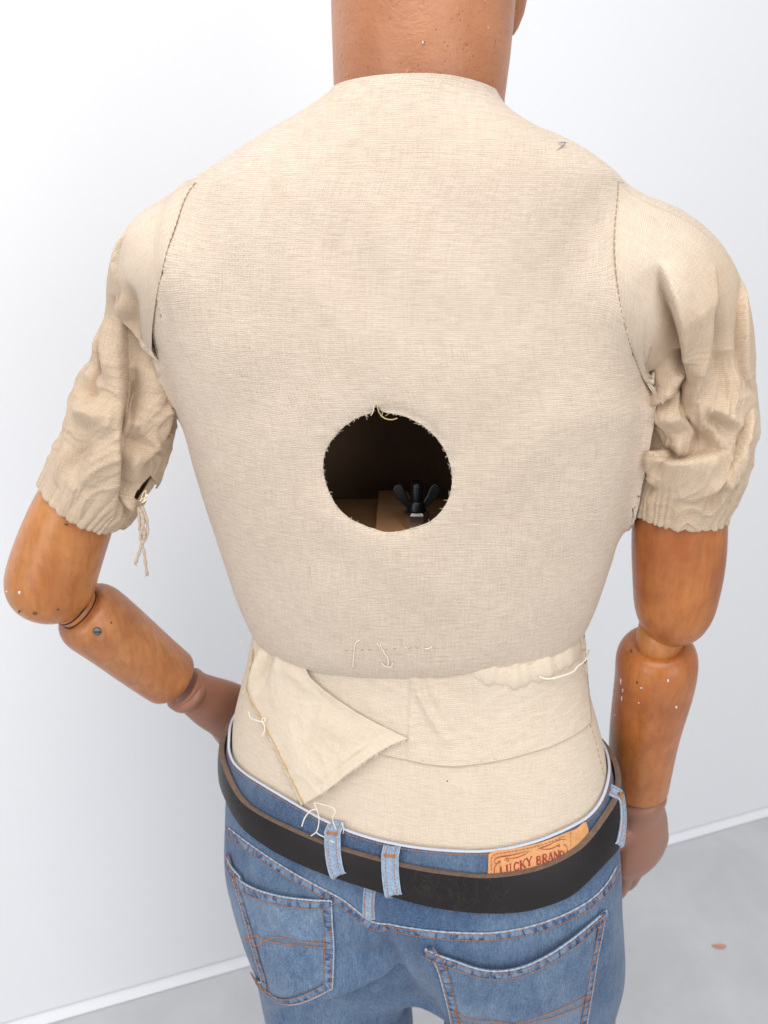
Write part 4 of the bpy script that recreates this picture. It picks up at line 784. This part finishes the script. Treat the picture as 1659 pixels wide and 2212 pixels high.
# ================================================================= JEANS
jeans = empty('jeans', (0.05, 0.10, 0.0)); tag(jeans, 'faded blue denim jeans worn low on the mannequin hips', 'jeans')
jl = [PT(u, v, Y) for u, v, Y in ((690, 1900, .115), (715, 2060, .115), (737, 2212, .12))]; jr = [PT(u, v, Y) for u, v, Y in ((1110, 1900, .095), (1135, 2060, .10), (1141, 2212, .105))]
def leg_chain(p, foot, rt):
    P = np.array(p + [np.array([p[-1][0] * .98, p[-1][1] + .01, .42]), np.array(foot)]); return P, np.array(rt)
LLp, LLr = leg_chain(jl, (-.055, .135, .04), [.090, .089, .088, .082, .085]); RRp, RRr = leg_chain(jr, (.175, .12, .04), [.098, .100, .101, .088, .088])
low2 = Stack(.62, 1.22, LB, LD, LOW_L, LOW_R, R(-13), 2.2)
CSEAM = smooth_pl([(799, 1960), (822, 1985), (845, 2010), (868, 2060), (890, 2110), (905, 2160), (915, 2190)], 30)
def f_hipcap(p):                      # seat of the trousers, closed below
    f = low2.f(p); zc = .735; return np.where(p[..., 2] < zc + .08, np.maximum(f, 0) * 1.0 + np.where(f < 0, f, 0) + 0, f)
BUTR = PT(1068, 1990, .083); BUTL = PT(722, 1985, .098)
def f_jeans0(p):
    seat = low2.f(p); seat = -smin(-seat, (p[..., 2] - .70), .05)             # cut off under the seat, rounded
    legs = smin(f_chain(p, LLp, LLr), f_chain(p, RRp, RRr), .02)
    return smin(smin(seat, legs, .035), np.minimum(np.linalg.norm(p - BUTR, axis=-1) - .098, np.linalg.norm(p - BUTL, axis=-1) - .090), .03)
# centre-back groove
cs3 = march(f_jeans0, CSEAM)
def f_jeans(p):
    f = f_jeans0(p); d = np.full(p.shape[:-1], 1e9)
    for i in range(0, len(cs3) - 1, 2):
        a, b = cs3[i], cs3[min(i + 2, len(cs3) - 1)]; ab = b - a; t = np.clip(((p - a) @ ab) / (ab @ ab + 1e-9), 0, 1); d = np.minimum(d, np.linalg.norm(p - a - t[..., None] * ab, axis=-1))
    dep = np.interp(p[..., 2], [.66, .80, .88, .92], [.028, .026, .012, .0]); return f + dep * np.exp(-(d / .016) ** 2)
def surface_nets(f, lo, hi, h):
    nx, ny, nz = [int(math.ceil((hi[k] - lo[k]) / h)) + 1 for k in range(3)]
    X, Y, Z = np.meshgrid(*[lo[k] + h * np.arange(n) for k, n in zip(range(3), (nx, ny, nz))], indexing='ij'); val = np.empty((nx, ny, nz), np.float32)
    for i in range(nx): val[i] = f(np.stack([X[i], Y[i], Z[i]], -1))
    ins = val < 0; c = np.zeros((nx - 1, ny - 1, nz - 1), np.int8)
    for dx in (0, 1):
        for dy in (0, 1):
            for dz in (0, 1): c += ins[dx:nx - 1 + dx, dy:ny - 1 + dy, dz:nz - 1 + dz]
    act = (c > 0) & (c < 8); idx = -np.ones(act.shape, np.int64); ii = np.argwhere(act); idx[act] = np.arange(len(ii)); V = np.array(lo) + h * (ii + .5); F = []
    for ax in range(3):
        s = [slice(1, -1)] * 3; s[ax] = slice(0, -1); s2 = list(s); s2[ax] = slice(1, None); a = ins[tuple(s)]; b = ins[tuple(s2)]
        e = np.argwhere(a != b); base = e.copy(); o1, o2 = [k for k in range(3) if k != ax]
        base[:, o1] += 1; base[:, o2] += 1
        def cell(d1, d2): q = base.copy(); q[:, o1] -= d1; q[:, o2] -= d2; return idx[q[:, 0], q[:, 1], q[:, 2]]
        qd = np.stack([cell(0, 0), cell(1, 0), cell(1, 1), cell(0, 1)], -1); flip = a[tuple(e.T)] ^ (ax == 1); qd[~flip] = qd[~flip][:, ::-1]; F.append(qd)
    F = np.vstack(F); F = F[(F >= 0).all(1)]; return V, F
V, F = surface_nets(f_jeans, (-.22, -.05, .012), (.35, .30, 1.06), .0042)
V = onto(f_jeans, V, 0, 4, .01)
# cut the top to the waist line
WT = smooth_pl([(497, 1556), (491, 1590), (492, 1615), (502, 1642), (530, 1670), (590, 1706), (650, 1741), (720, 1780), (800, 1809), (880, 1826), (960, 1835), (1040, 1838), (1100, 1830), (1160, 1815), (1220, 1790), (1270, 1763), (1308, 1730), (1324, 1692), (1322, 1660)], 120)
AX = np.array([float(low.at(np.array(1.0))[0]), float(low.at(np.array(1.0))[1])])
def ring_heights(px, f, off=0.0, u0=495, u1=1318):
    """height of a traced line round the hips as a function of the angle, carried round the front by a plane"""
    P = march(f, px, off=off); ph = np.unwrap(np.arctan2(P[:, 1] - AX[1], P[:, 0] - AX[0])); k = (px[:, 0] > u0) & (px[:, 0] < u1)
    A_ = np.column_stack([P[k, 0] - AX[0], P[k, 1] - AX[1], np.ones(k.sum())]); co = np.linalg.lstsq(A_, P[k, 2], rcond=None)[0]
    phk = np.mod(ph[k], 2 * np.pi); zk = P[k, 2]; o = np.argsort(phk); phk, zk = phk[o], zk[o]
    def zf(phi, R_=.15):
        phi = np.mod(phi, 2 * np.pi); x, y = .165 * np.cos(phi), .11 * np.sin(phi); zp = co[0] * x + co[1] * y + co[2]; zi = np.interp(phi, phk, zk)
        w = sstep(phk[0] - .05, phk[0] + .25, phi) * (1 - sstep(phk[-1] - .25, phk[-1] + .05, phi)); return zp * (1 - w) + zi * w
    return zf
zW = ring_heights(WT, f_low)
def radial(f, phi, z, off):
    """point at angle phi, height z on f = off"""
    lo_ = np.full(np.broadcast(phi, z).shape, .04); hi_ = np.full_like(lo_, .32); c, s = np.cos(phi), np.sin(phi)
    for _ in range(26):
        m = (lo_ + hi_) / 2; p = np.stack([AX[0] + m * c, AX[1] + m * s, z + 0 * m], -1); ins = f(p) < off; lo_ = np.where(ins, m, lo_); hi_ = np.where(ins, hi_, m)
    return np.stack([AX[0] + hi_ * c, AX[1] + hi_ * s, z + 0 * hi_], -1)
phv = np.arctan2(V[:, 1] - AX[1], V[:, 0] - AX[0]); keep = V[:, 2] < zW(phv) - .012
F = F[keep[F].all(1)]
VN = nrm(f_jeans, V)
JF = [('r', [(560, 1890), (600, 1960), (640, 2010), (690, 2060)], .0022, .004), ('r', [(540, 1850), (565, 1890), (590, 1900)], .004, .010), ('r', [(690, 1960), (735, 1975), (790, 2000)], .0025, .008), ('r', [(730, 2040), (780, 2035), (840, 2050)], .002, .010), ('r', [(880, 2020), (960, 2040), (1040, 2030)], .002, .012), ('r', [(575, 2170), (590, 2190), (640, 2260)], .004, .008), ('r', [(1180, 1985), (1240, 1975), (1290, 1950)], .0018, .008), ('r', [(560, 1935), (620, 1985), (665, 2040)], .003, .010), ('r', [(640, 1890), (660, 1925), (700, 1945)], .002, .010),
      ('s', [(585, 2185), (640, 2172), (704, 2162), (753, 2150), (827, 2123), (895, 2094)], .007, .03, .026, .07, 1),
      ('s', [(824, 1985), (838, 2010), (851, 2037), (876, 2086), (897, 2130), (918, 2175)], .010, .035, .014, .030, 1),
      ('r', [(560, 2130), (600, 2190), (620, 2230)], .003, .010), ('r', [(590, 2150), (640, 2200), (660, 2240)], -.003, .012),
      ('r', [(640, 2165), (720, 2180), (800, 2200)], .003, .014), ('r', [(840, 2040), (800, 2030), (760, 2010)], .003, .012), ('r', [(870, 2080), (820, 2075), (770, 2060)], -.002, .014),
      ('r', [(910, 2010), (925, 2060), (930, 2120)], .003, .012), ('r', [(930, 2100), (940, 2150), (950, 2200)], -.002, .012), ('r', [(1315, 1900), (1310, 2000), (1318, 2100)], .003, .012), ('r', [(1298, 1960), (1296, 2080), (1300, 2200)], -.003, .012)]
D = folds(V, VN, f_jeans, JF, .0022); V = V + VN * D[:, None]
us = np.unique(F); mp_ = -np.ones(len(V), np.int64); mp_[us] = np.arange(len(us))
from mathutils.bvhtree import BVHTree
JB[0] = BVHTree.FromPolygons(V[us].tolist(), mp_[F].tolist())
body = mesh('trousers', V[us], mp_[F], M['denim'], jeans)
# waistband: a doubled band with a white turned lining inside
NPH = 420; phi = np.linspace(0, 2 * np.pi, NPH, endpoint=False); zt = zW(phi)
BB = smooth_pl([(470, 1690), (477, 1720), (490, 1755), (520, 1790), (580, 1835), (650, 1870), (720, 1897), (800, 1922), (900, 1955), (1000, 1972), (1080, 1975), (1140, 1970), (1200, 1953), (1260, 1925), (1305, 1887), (1330, 1850)], 100)
BT = smooth_pl([(476, 1610), (472, 1640), (478, 1680), (500, 1715), (550, 1755), (620, 1790), (700, 1825), (800, 1855), (900, 1880), (1000, 1893), (1050, 1897), (1120, 1890), (1180, 1875), (1240, 1845), (1290, 1805), (1320, 1765), (1334, 1730)], 100)
zBT = ring_heights(BT, f_low, .010, 478, 1330); zBB = ring_heights(BB, f_low, .010, 478, 1320)
def band(z0, z1, f, off0, off1, n):
    return np.stack([radial(f, phi, z0 * (1 - t) + z1 * t, off0 * (1 - t) + off1 * t) for t in np.linspace(0, 1, n)])
wb = band(zt, zt - .045, f_low, .0026, .0022, 14)
inn = band(zt - .0005, zt - .022, f_low, .0010, -.002, 5)
lipo = radial(f_low, phi, zt + .0005, .0020)
Wv = np.concatenate([wb[::-1], lipo[None]]); band_o = mesh('waistband', Wv.reshape(-1, 3), grid_faces(len(Wv), NPH, True), M['denim_band'], jeans, arclen_uv(Wv))
hemt = np.stack([radial(f_low, phi, zt - .0002, .0030), radial(f_low, phi, zt + .0012, .0020), radial(f_low, phi, zt + .0006, .0004), inn[1], inn[2]]); mesh('lining', hemt.reshape(-1, 3), grid_faces(5, NPH, True), M['lining'], band_o)
st = MB(); b_ = np.arange(NPH)[(np.sin(phi) < .2)]; ps = radial(f_low, phi, zt - .0024, .0027); o_ = np.argsort(np.mod(phi[b_] - .3, 2 * np.pi)); pl = ps[b_][o_]; stitches(st, pl, nrm(f_low, pl), .0034, .3, .0004, .0002); st.build('stitching', M['thread_orange'], band_o)
# denim helpers on the seat
def ribbon(px, f, w, off, mat, name, parent, n=140, crown=.0012, vr=True):
    q = march(f, smooth_pl(px, n)); nn = nrm(f, q); T, _, _ = frames(q); sd = np.cross(nn, T); cr = np.linspace(-1, 1, 9)
    V = q[:, None] + (cr * w / 2)[None, :, None] * sd[:, None] + nn[:, None] * (off + crown * (1 - np.abs(cr) ** 4))[None, :, None]
    V = V + nn[:, None] * (.0004 * np.sin(np.arange(n) * 2.1 + 1.7 * np.sin(np.arange(n) * .37)))[:, None, None] * (1 - np.abs(cr))[None, :, None]
    return mesh(name, V.reshape(-1, 3), grid_faces(n, 9), M[mat], parent, arclen_uv(V)), q, nn, sd
def seamline(px, w=.011, off=.0002, name='seam', edge=True, parent=jeans, stl=(.32, -.32), mat='pucker'):
    o, q, nn, sd = ribbon(px, f_jeans, w, off, mat, name, parent)
    st = MB()
    for k in stl: pl = q + sd * w * k + nn * (off + .0012); stitches(st, pl, nn, .0034, .28, .00042, .0002)
    st.build('stitching', M['thread_orange'], o)
    return o, q, nn, sd
YL = [(496, 1788), (512, 1801), (540, 1822), (580, 1850), (630, 1882), (690, 1915), (740, 1940), (770, 1965), (790, 1982), (812, 1993), (838, 1994)]
YR = [(838, 1993), (870, 2000), (920, 2008), (980, 2013), (1050, 2015), (1110, 2008), (1170, 1993), (1230, 1970), (1280, 1940), (1312, 1905), (1330, 1870)]
def shift(pl, d): p = np.array(pl, float); t = np.gradient(p, axis=0); n = np.stack([-t[:, 1], t[:, 0]], -1); return p + d * n / np.linalg.norm(n, axis=1, keepdims=True)
for pl, dd in ((YL, 9), (YR, 9)):
    seamline(shift(pl, dd), .0105, .0001, 'yoke_seam'); q = march(f_jeans, smooth_pl(pl, 160)); mesh('yoke_edge', *tube(q + nrm(f_jeans, q) * .0012, .0008 + .00025 * np.sin(np.arange(160) * 1.3), 7), M['worn_edge'], jeans)
seamline([(800, 1915), (797, 1940), (796, 1962), (797, 1985)], .012, .0008, 'centre_seam', mat='denim_loop')
def pocket(top, right, bottom, left, motif, sag):
    g = coons(top, right, bottom, left, 70, 80); q = march(f_jeans, g); n_ = nrm(f_jeans, q); tI = np.linspace(0, 1, 70)[:, None]; sI = np.linspace(0, 1, 80)[None]
    lift = .0022 + sag * np.exp(-tI / .10) * np.sin(np.pi * sI) ** .8 + .0012 * np.sin(sI * 9 + tI * 5) * np.sin(np.pi * sI) * np.sin(np.pi * tI); Q = q + n_ * lift[..., None]
    V, F, uv = patch_solid(Q, n_, .0018); po = mesh('back_pocket', V, F, M['denim_pocket'], jeans, uv)
    # hemmed borders
    def bord(rows, w, mat, name, l=.0004, flip=1):
        P_, N_ = rows; T, _, _ = frames(P_); sd = np.cross(N_, T) * flip; cr = np.linspace(0, 1, 7); n = len(P_)
        Vb = P_[:, None] + (cr * w)[None, :, None] * sd[:, None] + N_[:, None] * (l + .0009 * np.sin(np.pi * cr)[None] + .0004 * np.sin(np.arange(n) * 1.9 + 1.5 * np.sin(np.arange(n) * .4))[:, None] * np.sin(np.pi * cr)[None])[..., None]
        b = mesh(name, Vb.reshape(-1, 3), grid_faces(n, 7), M[mat], po, arclen_uv(Vb)); st = MB()
        for k in (.22, .95): pl = P_ + sd * w * k + N_ * (l + .0008); stitches(st, pl, N_, .0034, .28, .00040, .0002)
        return st
    def dens(P_, N_, n=130): return resample(P_, n), (lambda a: a / np.linalg.norm(a, axis=1, keepdims=True))(resample(np.column_stack([N_]), n) if False else np.stack([np.interp(np.linspace(0, 1, n), np.linspace(0, 1, len(N_)), N_[:, k]) for k in range(3)], -1))
    S_ = MB()
    for rows, fl in ((dens(Q[0], n_[0]), 1), (dens(Q[:, 0], n_[:, 0]), -1), (dens(Q[:, -1], n_[:, -1]), 1), (dens(Q[-1], n_[-1]), -1)):
        T, _, _ = frames(rows[0]); sd = np.cross(rows[1], T); ins_ = Q.reshape(-1, 3).mean(0) - rows[0].mean(0); flip = np.sign((sd.mean(0)) @ ins_)
        st = bord(rows, .0095, 'pucker', 'hem_band', flip=flip); S_.V += st.V; S_.F += [[i + S_.n for i in f_] for f_ in st.F]; S_.uv += st.uv; S_.n += st.n
        mesh('worn_edge', *tube(rows[0] + rows[1] * .0004, .00075 + .00025 * np.sin(np.arange(130) * 1.7), 7), M['worn_edge'], po)
    for m_ in motif:
        P_ = march(f_jeans, smooth_pl(m_, 90)); N_ = nrm(f_jeans, P_); stitches(S_, P_ + N_ * .0031, N_, .0032, .22, .00048, .0004)
    S_.build('stitching', M['thread_orange'], po); return po
def zc(x, y): return ((850 + x * .4823) / 1.8517, (3500 + y * .4823) / 1.8517)
pocket([(494, 1850), (507, 1872), (530, 1893), zc(250, 30), zc(400, 105), zc(600, 155), zc(800, 182), zc(995, 200)], [zc(995, 200), zc(1000, 400), zc(1012, 560), zc(1005, 750), zc(995, 925)],
       [zc(365, 850), zc(440, 950), zc(540, 1030), zc(640, 1062), zc(760, 1040), zc(880, 985), zc(995, 925)], [(494, 1850), (510, 1905), (535, 1990), (553, 2060), (574, 2125), zc(365, 850)],
       [[zc(275, 515), zc(320, 510), zc(370, 480), zc(440, 520), zc(520, 540), zc(700, 565), zc(980, 585)], [zc(300, 520), zc(380, 585), zc(460, 520), zc(560, 490), zc(680, 530), zc(980, 548)]], .004)
def zd(x, y): return ((1500 + x * .63291) / 1.8517, (3300 + y * .63291) / 1.8517)
pocket([zd(320, 768), zd(400, 800), zd(520, 830), zd(640, 870), zd(760, 885), zd(900, 865), zd(1050, 800), zd(1200, 710), zd(1340, 610), zd(1450, 530)], [zd(1450, 530), zd(1420, 700), zd(1390, 850), zd(1370, 1000), zd(1340, 1180), zd(1310, 1380)],
       [zd(520, 1440), zd(700, 1520), zd(900, 1540), zd(1100, 1490), zd(1310, 1380)], [zd(320, 768), zd(390, 870), zd(430, 1000), zd(470, 1150), zd(500, 1300), zd(520, 1440)],
       [[zd(510, 1160), zd(600, 1215), zd(760, 1220), zd(900, 1240), zd(1000, 1275)], [zd(500, 1150), zd(560, 1240), zd(700, 1262), zd(880, 1235), zd(1100, 1170), zd(1360, 1050)], [zd(820, 1275), zd(950, 1230), zd(1150, 1190), zd(1350, 1100)]], .006)
# side seam and small tab at the right hip

# ================================================================= BELT
NB = 9; tb = np.linspace(0, 1, NB); z0, z1 = zBT(phi), zBB(phi)
mid_bulge = lambda t: .0008 * np.sin(np.pi * t)
outr = np.stack([radial(f_low, phi, z0 * (1 - t) + z1 * t, .0098 + mid_bulge(t) + .001 * (1 - t)) for t in tb]); innr = np.stack([radial(f_low, phi, z0 * (1 - t) + z1 * t, .0040 + .001 * (1 - t)) for t in tb])
sec = np.concatenate([outr[:1] * .0 + innr[:1], (innr[:1] + outr[:1]) / 2 + [0, 0, .0004], outr[:1] + 0, outr[1:-1], outr[-1:], (innr[-1:] + outr[-1:]) / 2 - [0, 0, .0003], innr[-1:]], 0)
ns_ = len(sec); per = np.r_[0, np.cumsum(np.linalg.norm(np.diff(sec[2], axis=0), axis=1))]; uvb = np.stack([np.repeat(per[None], ns_, 0), np.repeat((np.arange(ns_) * .006)[:, None], NPH, 1)], -1).reshape(-1, 2)
Fb = grid_faces(ns_, NPH, True); rowi = np.repeat(np.arange(ns_ - 1), NPH); midx = np.where((rowi < 2) | (rowi >= ns_ - 3), 1, 0)
bo = mesh('belt', sec.reshape(-1, 3), Fb, None, None, uvb, True, [M['leather'], M['leather_edge']], midx)
# inner face closes the strap
Fi = grid_faces(2, NPH, True)
tag(bo, 'worn black leather belt with raw brown edges threaded through the jeans loops', 'belt')
bm = bmesh.new(); bm.from_mesh(bo.data); bm.verts.ensure_lookup_table()
for j in range(NPH):
    a, b = j, (j + 1) % NPH; f_ = bm.faces.new([bm.verts[(ns_ - 1) * NPH + a], bm.verts[(ns_ - 1) * NPH + b], bm.verts[b], bm.verts[a]]); f_.material_index = 1
for e in bm.edges:
    pass
bm.to_mesh(bo.data); bm.free(); bo.data.polygons.foreach_set('use_smooth', np.full(len(bo.data.polygons), True))
ob = bo.modifiers.new('edges', 'EDGE_SPLIT'); ob.split_angle = R(50)
# belt loops
def f_belt(p): return f_low(p) - .0110
def loop(pxl, w):
    q = march(f_belt, smooth_pl(pxl, 44, 2)); nn = nrm(f_low, q); t = np.linspace(0, 1, 44); dip = .011 * (sstep(.14, .0, t)) + .0105 * sstep(.88, 1.0, t); q = q - nn * (dip - .001)[:, None]
    T, _, _ = frames(q); sd = np.cross(nn, T); sd /= np.linalg.norm(sd, axis=1, keepdims=True); cr = np.linspace(-1, 1, 9); V = q[:, None] + (cr * w / 2)[None, :, None] * sd[:, None] + nn[:, None] * (.0009 * (1 - cr ** 4) - .0012 * (np.abs(cr) < .35))[None, :, None]
    Vv, F, uv = patch_solid(V, np.repeat(nn[:, None], 9, 1), .0016)
    lo_ = mesh('belt_loop', Vv, F, M['denim_loop'], jeans, uv); st = MB()
    for k in (-.27, .27): pl = resample(q + sd * w * k + nn * .0003, 80); stitches(st, pl, np.repeat(nn.mean(0)[None], 80, 0), .0034, .25, .0005, .0004)
    a = q[5]; n0 = nn[5]; pl = np.array([a - sd[5] * w * .36, a + sd[5] * w * .36]); 
    for z_ in (0, .0011): st.add(*tube(pl + n0 * .0014 + T[5] * z_, .0007, 6))
    st.build('stitching', M['thread_orange'], lo_)
    for sg in (-1, 1): mesh('worn_edge', *tube(V[:, 0 if sg < 0 else -1] + nn * .0001, .0007, 6), M['worn_edge'], lo_)
    return lo_
loop([(718, 1783), (719, 1800), (719, 1830), (722, 1860), (728, 1885), (738, 1902)], .0155)
loop([(843, 1832), (843, 1850), (843, 1880), (846, 1910), (850, 1935), (856, 1944)], .0155)
loop([(1334, 1702), (1341, 1720), (1345, 1750), (1345, 1780), (1340, 1815), (1334, 1838)], .013)
# leather patch with its printed lettering, tucked behind the belt
def f_band(p): return f_low(p) - .0042
def zq(x, y): return ((1900 + x / 2.765) / 1.8517, (3250 + y / 2.765) / 1.8517)
PTp = [zq(150, 470), zq(165, 450), zq(200, 432), zq(400, 410), zq(600, 370), zq(800, 315), zq(1000, 230), zq(1120, 190), zq(1170, 150), zq(1210, 105), zq(1235, 110)]
PB = [zq(140, 760), zq(300, 775), zq(500, 765), zq(700, 720), zq(900, 640), zq(1080, 550), zq(1200, 470), zq(1290, 400)]
g = coons(PTp, [zq(1235, 110), zq(1262, 200), zq(1262, 290), zq(1290, 400)], PB, [zq(150, 470), zq(145, 600), zq(140, 760)], 40, 90); q = march(f_band, g); n_ = nrm(f_low, q); V, F, uv = patch_solid(q, n_, .0014); pa = mesh('leather_patch', V, F, M['patch'], jeans, uv)
pr_ = MB()
def ink(pl, w, n=None):
    """a printed stroke lying on the patch"""
    px = smooth_pl([zq(*p) for p in pl], n or 26, 2) if len(pl) > 2 else resample([zq(*p) for p in pl], 6); P_ = march(f_band, px); N_ = nrm(f_low, P_); T, _, _ = frames(P_); sd = np.cross(N_, T); wd = np.broadcast_to(np.asarray(w, float), (2,)) if np.ndim(w) == 0 else np.asarray(w)
    ww = np.interp(np.linspace(0, 1, len(px)), np.linspace(0, 1, len(wd)), wd) * .00007; V = np.stack([P_ + sd * ww[:, None] + N_ * .0003, P_ - sd * ww[:, None] + N_ * .0003], 1); pr_.add(V.reshape(-1, 3), grid_faces(len(px), 2).tolist())
FLO = [([(240, 575), (215, 555), (210, 530), (235, 500), (300, 485), (420, 470), (520, 440), (590, 425)], [3, 5, 8, 9, 6, 5, 4, 2]), ([(240, 575), (215, 600), (212, 665)], [3, 6, 6]), ([(232, 560), (260, 560), (285, 540), (270, 530), (255, 545), (262, 560)], [4, 5, 4]), ([(360, 500), (345, 530), (360, 545), (378, 520), (360, 500), (335, 510), (325, 530)], [4, 4]), ([(380, 508), (460, 500), (560, 460), (600, 425)], [3, 6, 5, 2]),
       ([(690, 410), (720, 390), (800, 370), (900, 310), (960, 295), (1005, 300)], [3, 6, 5, 5, 5, 3]), ([(720, 400), (800, 410), (880, 385), (930, 350), (915, 370), (925, 385), (940, 365), (930, 345)], [3, 7, 5, 4]), ([(1000, 345), (975, 350), (985, 370), (1005, 355), (1015, 390), (1020, 420), (1015, 470)], [3, 4, 4, 6])]
for pl, w in FLO: ink(pl, w)
def LET(ch, x0, y0, w, h, dx, dy, sl):
    """serif capitals as strokes in a unit box"""
    G_ = {'L': [((.25, 0), (.25, 1), 15), ((.05, 0), (.45, 0), 5), ((.05, 1), (.92, 1), 6), ((.9, 1), (.92, .68), 6)], 'U': [((.2, 0), (.2, .7), 15), ((.2, .7), (.3, .98), (.65, .98), (.78, .7), 9), ((.78, .7), (.78, 0), 7), ((0, 0), (.42, 0), 5), ((.6, 0), (.96, 0), 5)],
          'C': [((.9, .25), (.7, .02), (.4, .02), (.18, .35), (.18, .68), (.42, .98), (.72, .98), (.92, .75), 11), ((.9, .02), (.9, .3), 5)], 'K': [((.2, 0), (.2, 1), 15), ((.82, .02), (.35, .55), 7), ((.42, .45), (.86, 1), 14), ((0, 0), (.4, 0), 5), ((0, 1), (.4, 1), 5), ((.65, 0), (.98, 0), 5), ((.65, 1), (1, 1), 5)],
          'Y': [((.1, 0), (.5, .55), 14), ((.88, 0), (.5, .55), 7), ((.5, .5), (.5, 1), 15), ((-.05, 0), (.32, 0), 5), ((.68, 0), (1.02, 0), 5), ((.3, 1), (.7, 1), 5)], 'B': [((.22, 0), (.22, 1), 15), ((.22, .02), (.62, .02), (.8, .22), (.62, .46), (.22, .48), 9), ((.3, .5), (.72, .52), (.92, .75), (.7, .98), (.22, .98), 9)],
          'R': [((.22, 0), (.22, 1), 15), ((.22, .02), (.65, .02), (.84, .25), (.65, .5), (.22, .52), 9), ((.5, .52), (.88, 1), 14), ((.02, 1), (.42, 1), 5), ((.75, 1), (1.02, 1), 5)], 'A': [((.5, 0), (.12, 1), 7), ((.5, 0), (.86, 1), 14), ((.25, .68), (.75, .68), 5), ((-.02, 1), (.3, 1), 5), ((.68, 1), (1.05, 1), 5)],
          'N': [((.15, 0), (.15, 1), 7), ((.15, 0), (.85, 1), 14), ((.85, 0), (.85, 1), 7), ((-.02, 0), (.25, 0), 5), ((0, 1), (.32, 1), 5), ((.68, 0), (1.02, 0), 5)], 'D': [((.22, 0), (.22, 1), 15), ((.22, .02), (.6, .02), (.88, .3), (.88, .7), (.6, .98), (.22, .98), 10)]}
    for s in G_[ch]:
        pts = [(x0 + p[0] * w + p[1] * sl, y0 + p[0] * w * dy / dx + p[1] * h) for p in s[:-1]]; ink(pts, s[-1] * .85, 24)
xs = [(268, 610, 62), (338, 585, 68), (420, 562, 66), (490, 537, 72), (562, 508, 70), (672, 490, 60), (738, 470, 62), (800, 452, 66), (868, 436, 62), (926, 432, 60)]
for ch, (x, y, w) in zip('LUCKYBRAND', xs): LET(ch, x, y, w, 92, 100, -32, 4)
ink([(1155, 345), (1185, 330)], 8); 
pr_.build('printed_lettering', M['red_print'], pa, False)
st = MB(); pl = march(f_band, smooth_pl([zq(180, 640), zq(178, 560), zq(185, 480), zq(230, 455), zq(400, 432), zq(600, 395), zq(800, 340), zq(1000, 255)], 90)); stitches(st, pl, nrm(f_low, pl), .0036, .3, .0004, .0002); pl = march(f_band, smooth_pl([zq(1055, 215), zq(1060, 320), zq(1055, 420)], 30)); stitches(st, pl, nrm(f_low, pl), .0036, .3, .0003, .0001); st.build('stitching', M['thread_orange'], pa)

# small chip lying on the floor
cpz = PZ(np.array(1554.), np.array(2046.), 0.0); ch = mesh('wood_chip', [(cpz[0] + .010 * math.cos(a) * (1 + .3 * math.sin(3 * a)) * 1.5, cpz[1] + .006 * math.sin(a), .0 + z) for z in (.0005, .003) for a in np.linspace(0, 2 * np.pi, 10, endpoint=False)], [list(range(10))[::-1], list(range(10, 20))] + [[i, (i + 1) % 10, (i + 1) % 10 + 10, i + 10] for i in range(10)], plain('pale_orange_chip', (.55, .30, .20), .7), smooth=False)
tag(ch, 'tiny pale orange chip lying on the grey floor at lower right', 'chip')
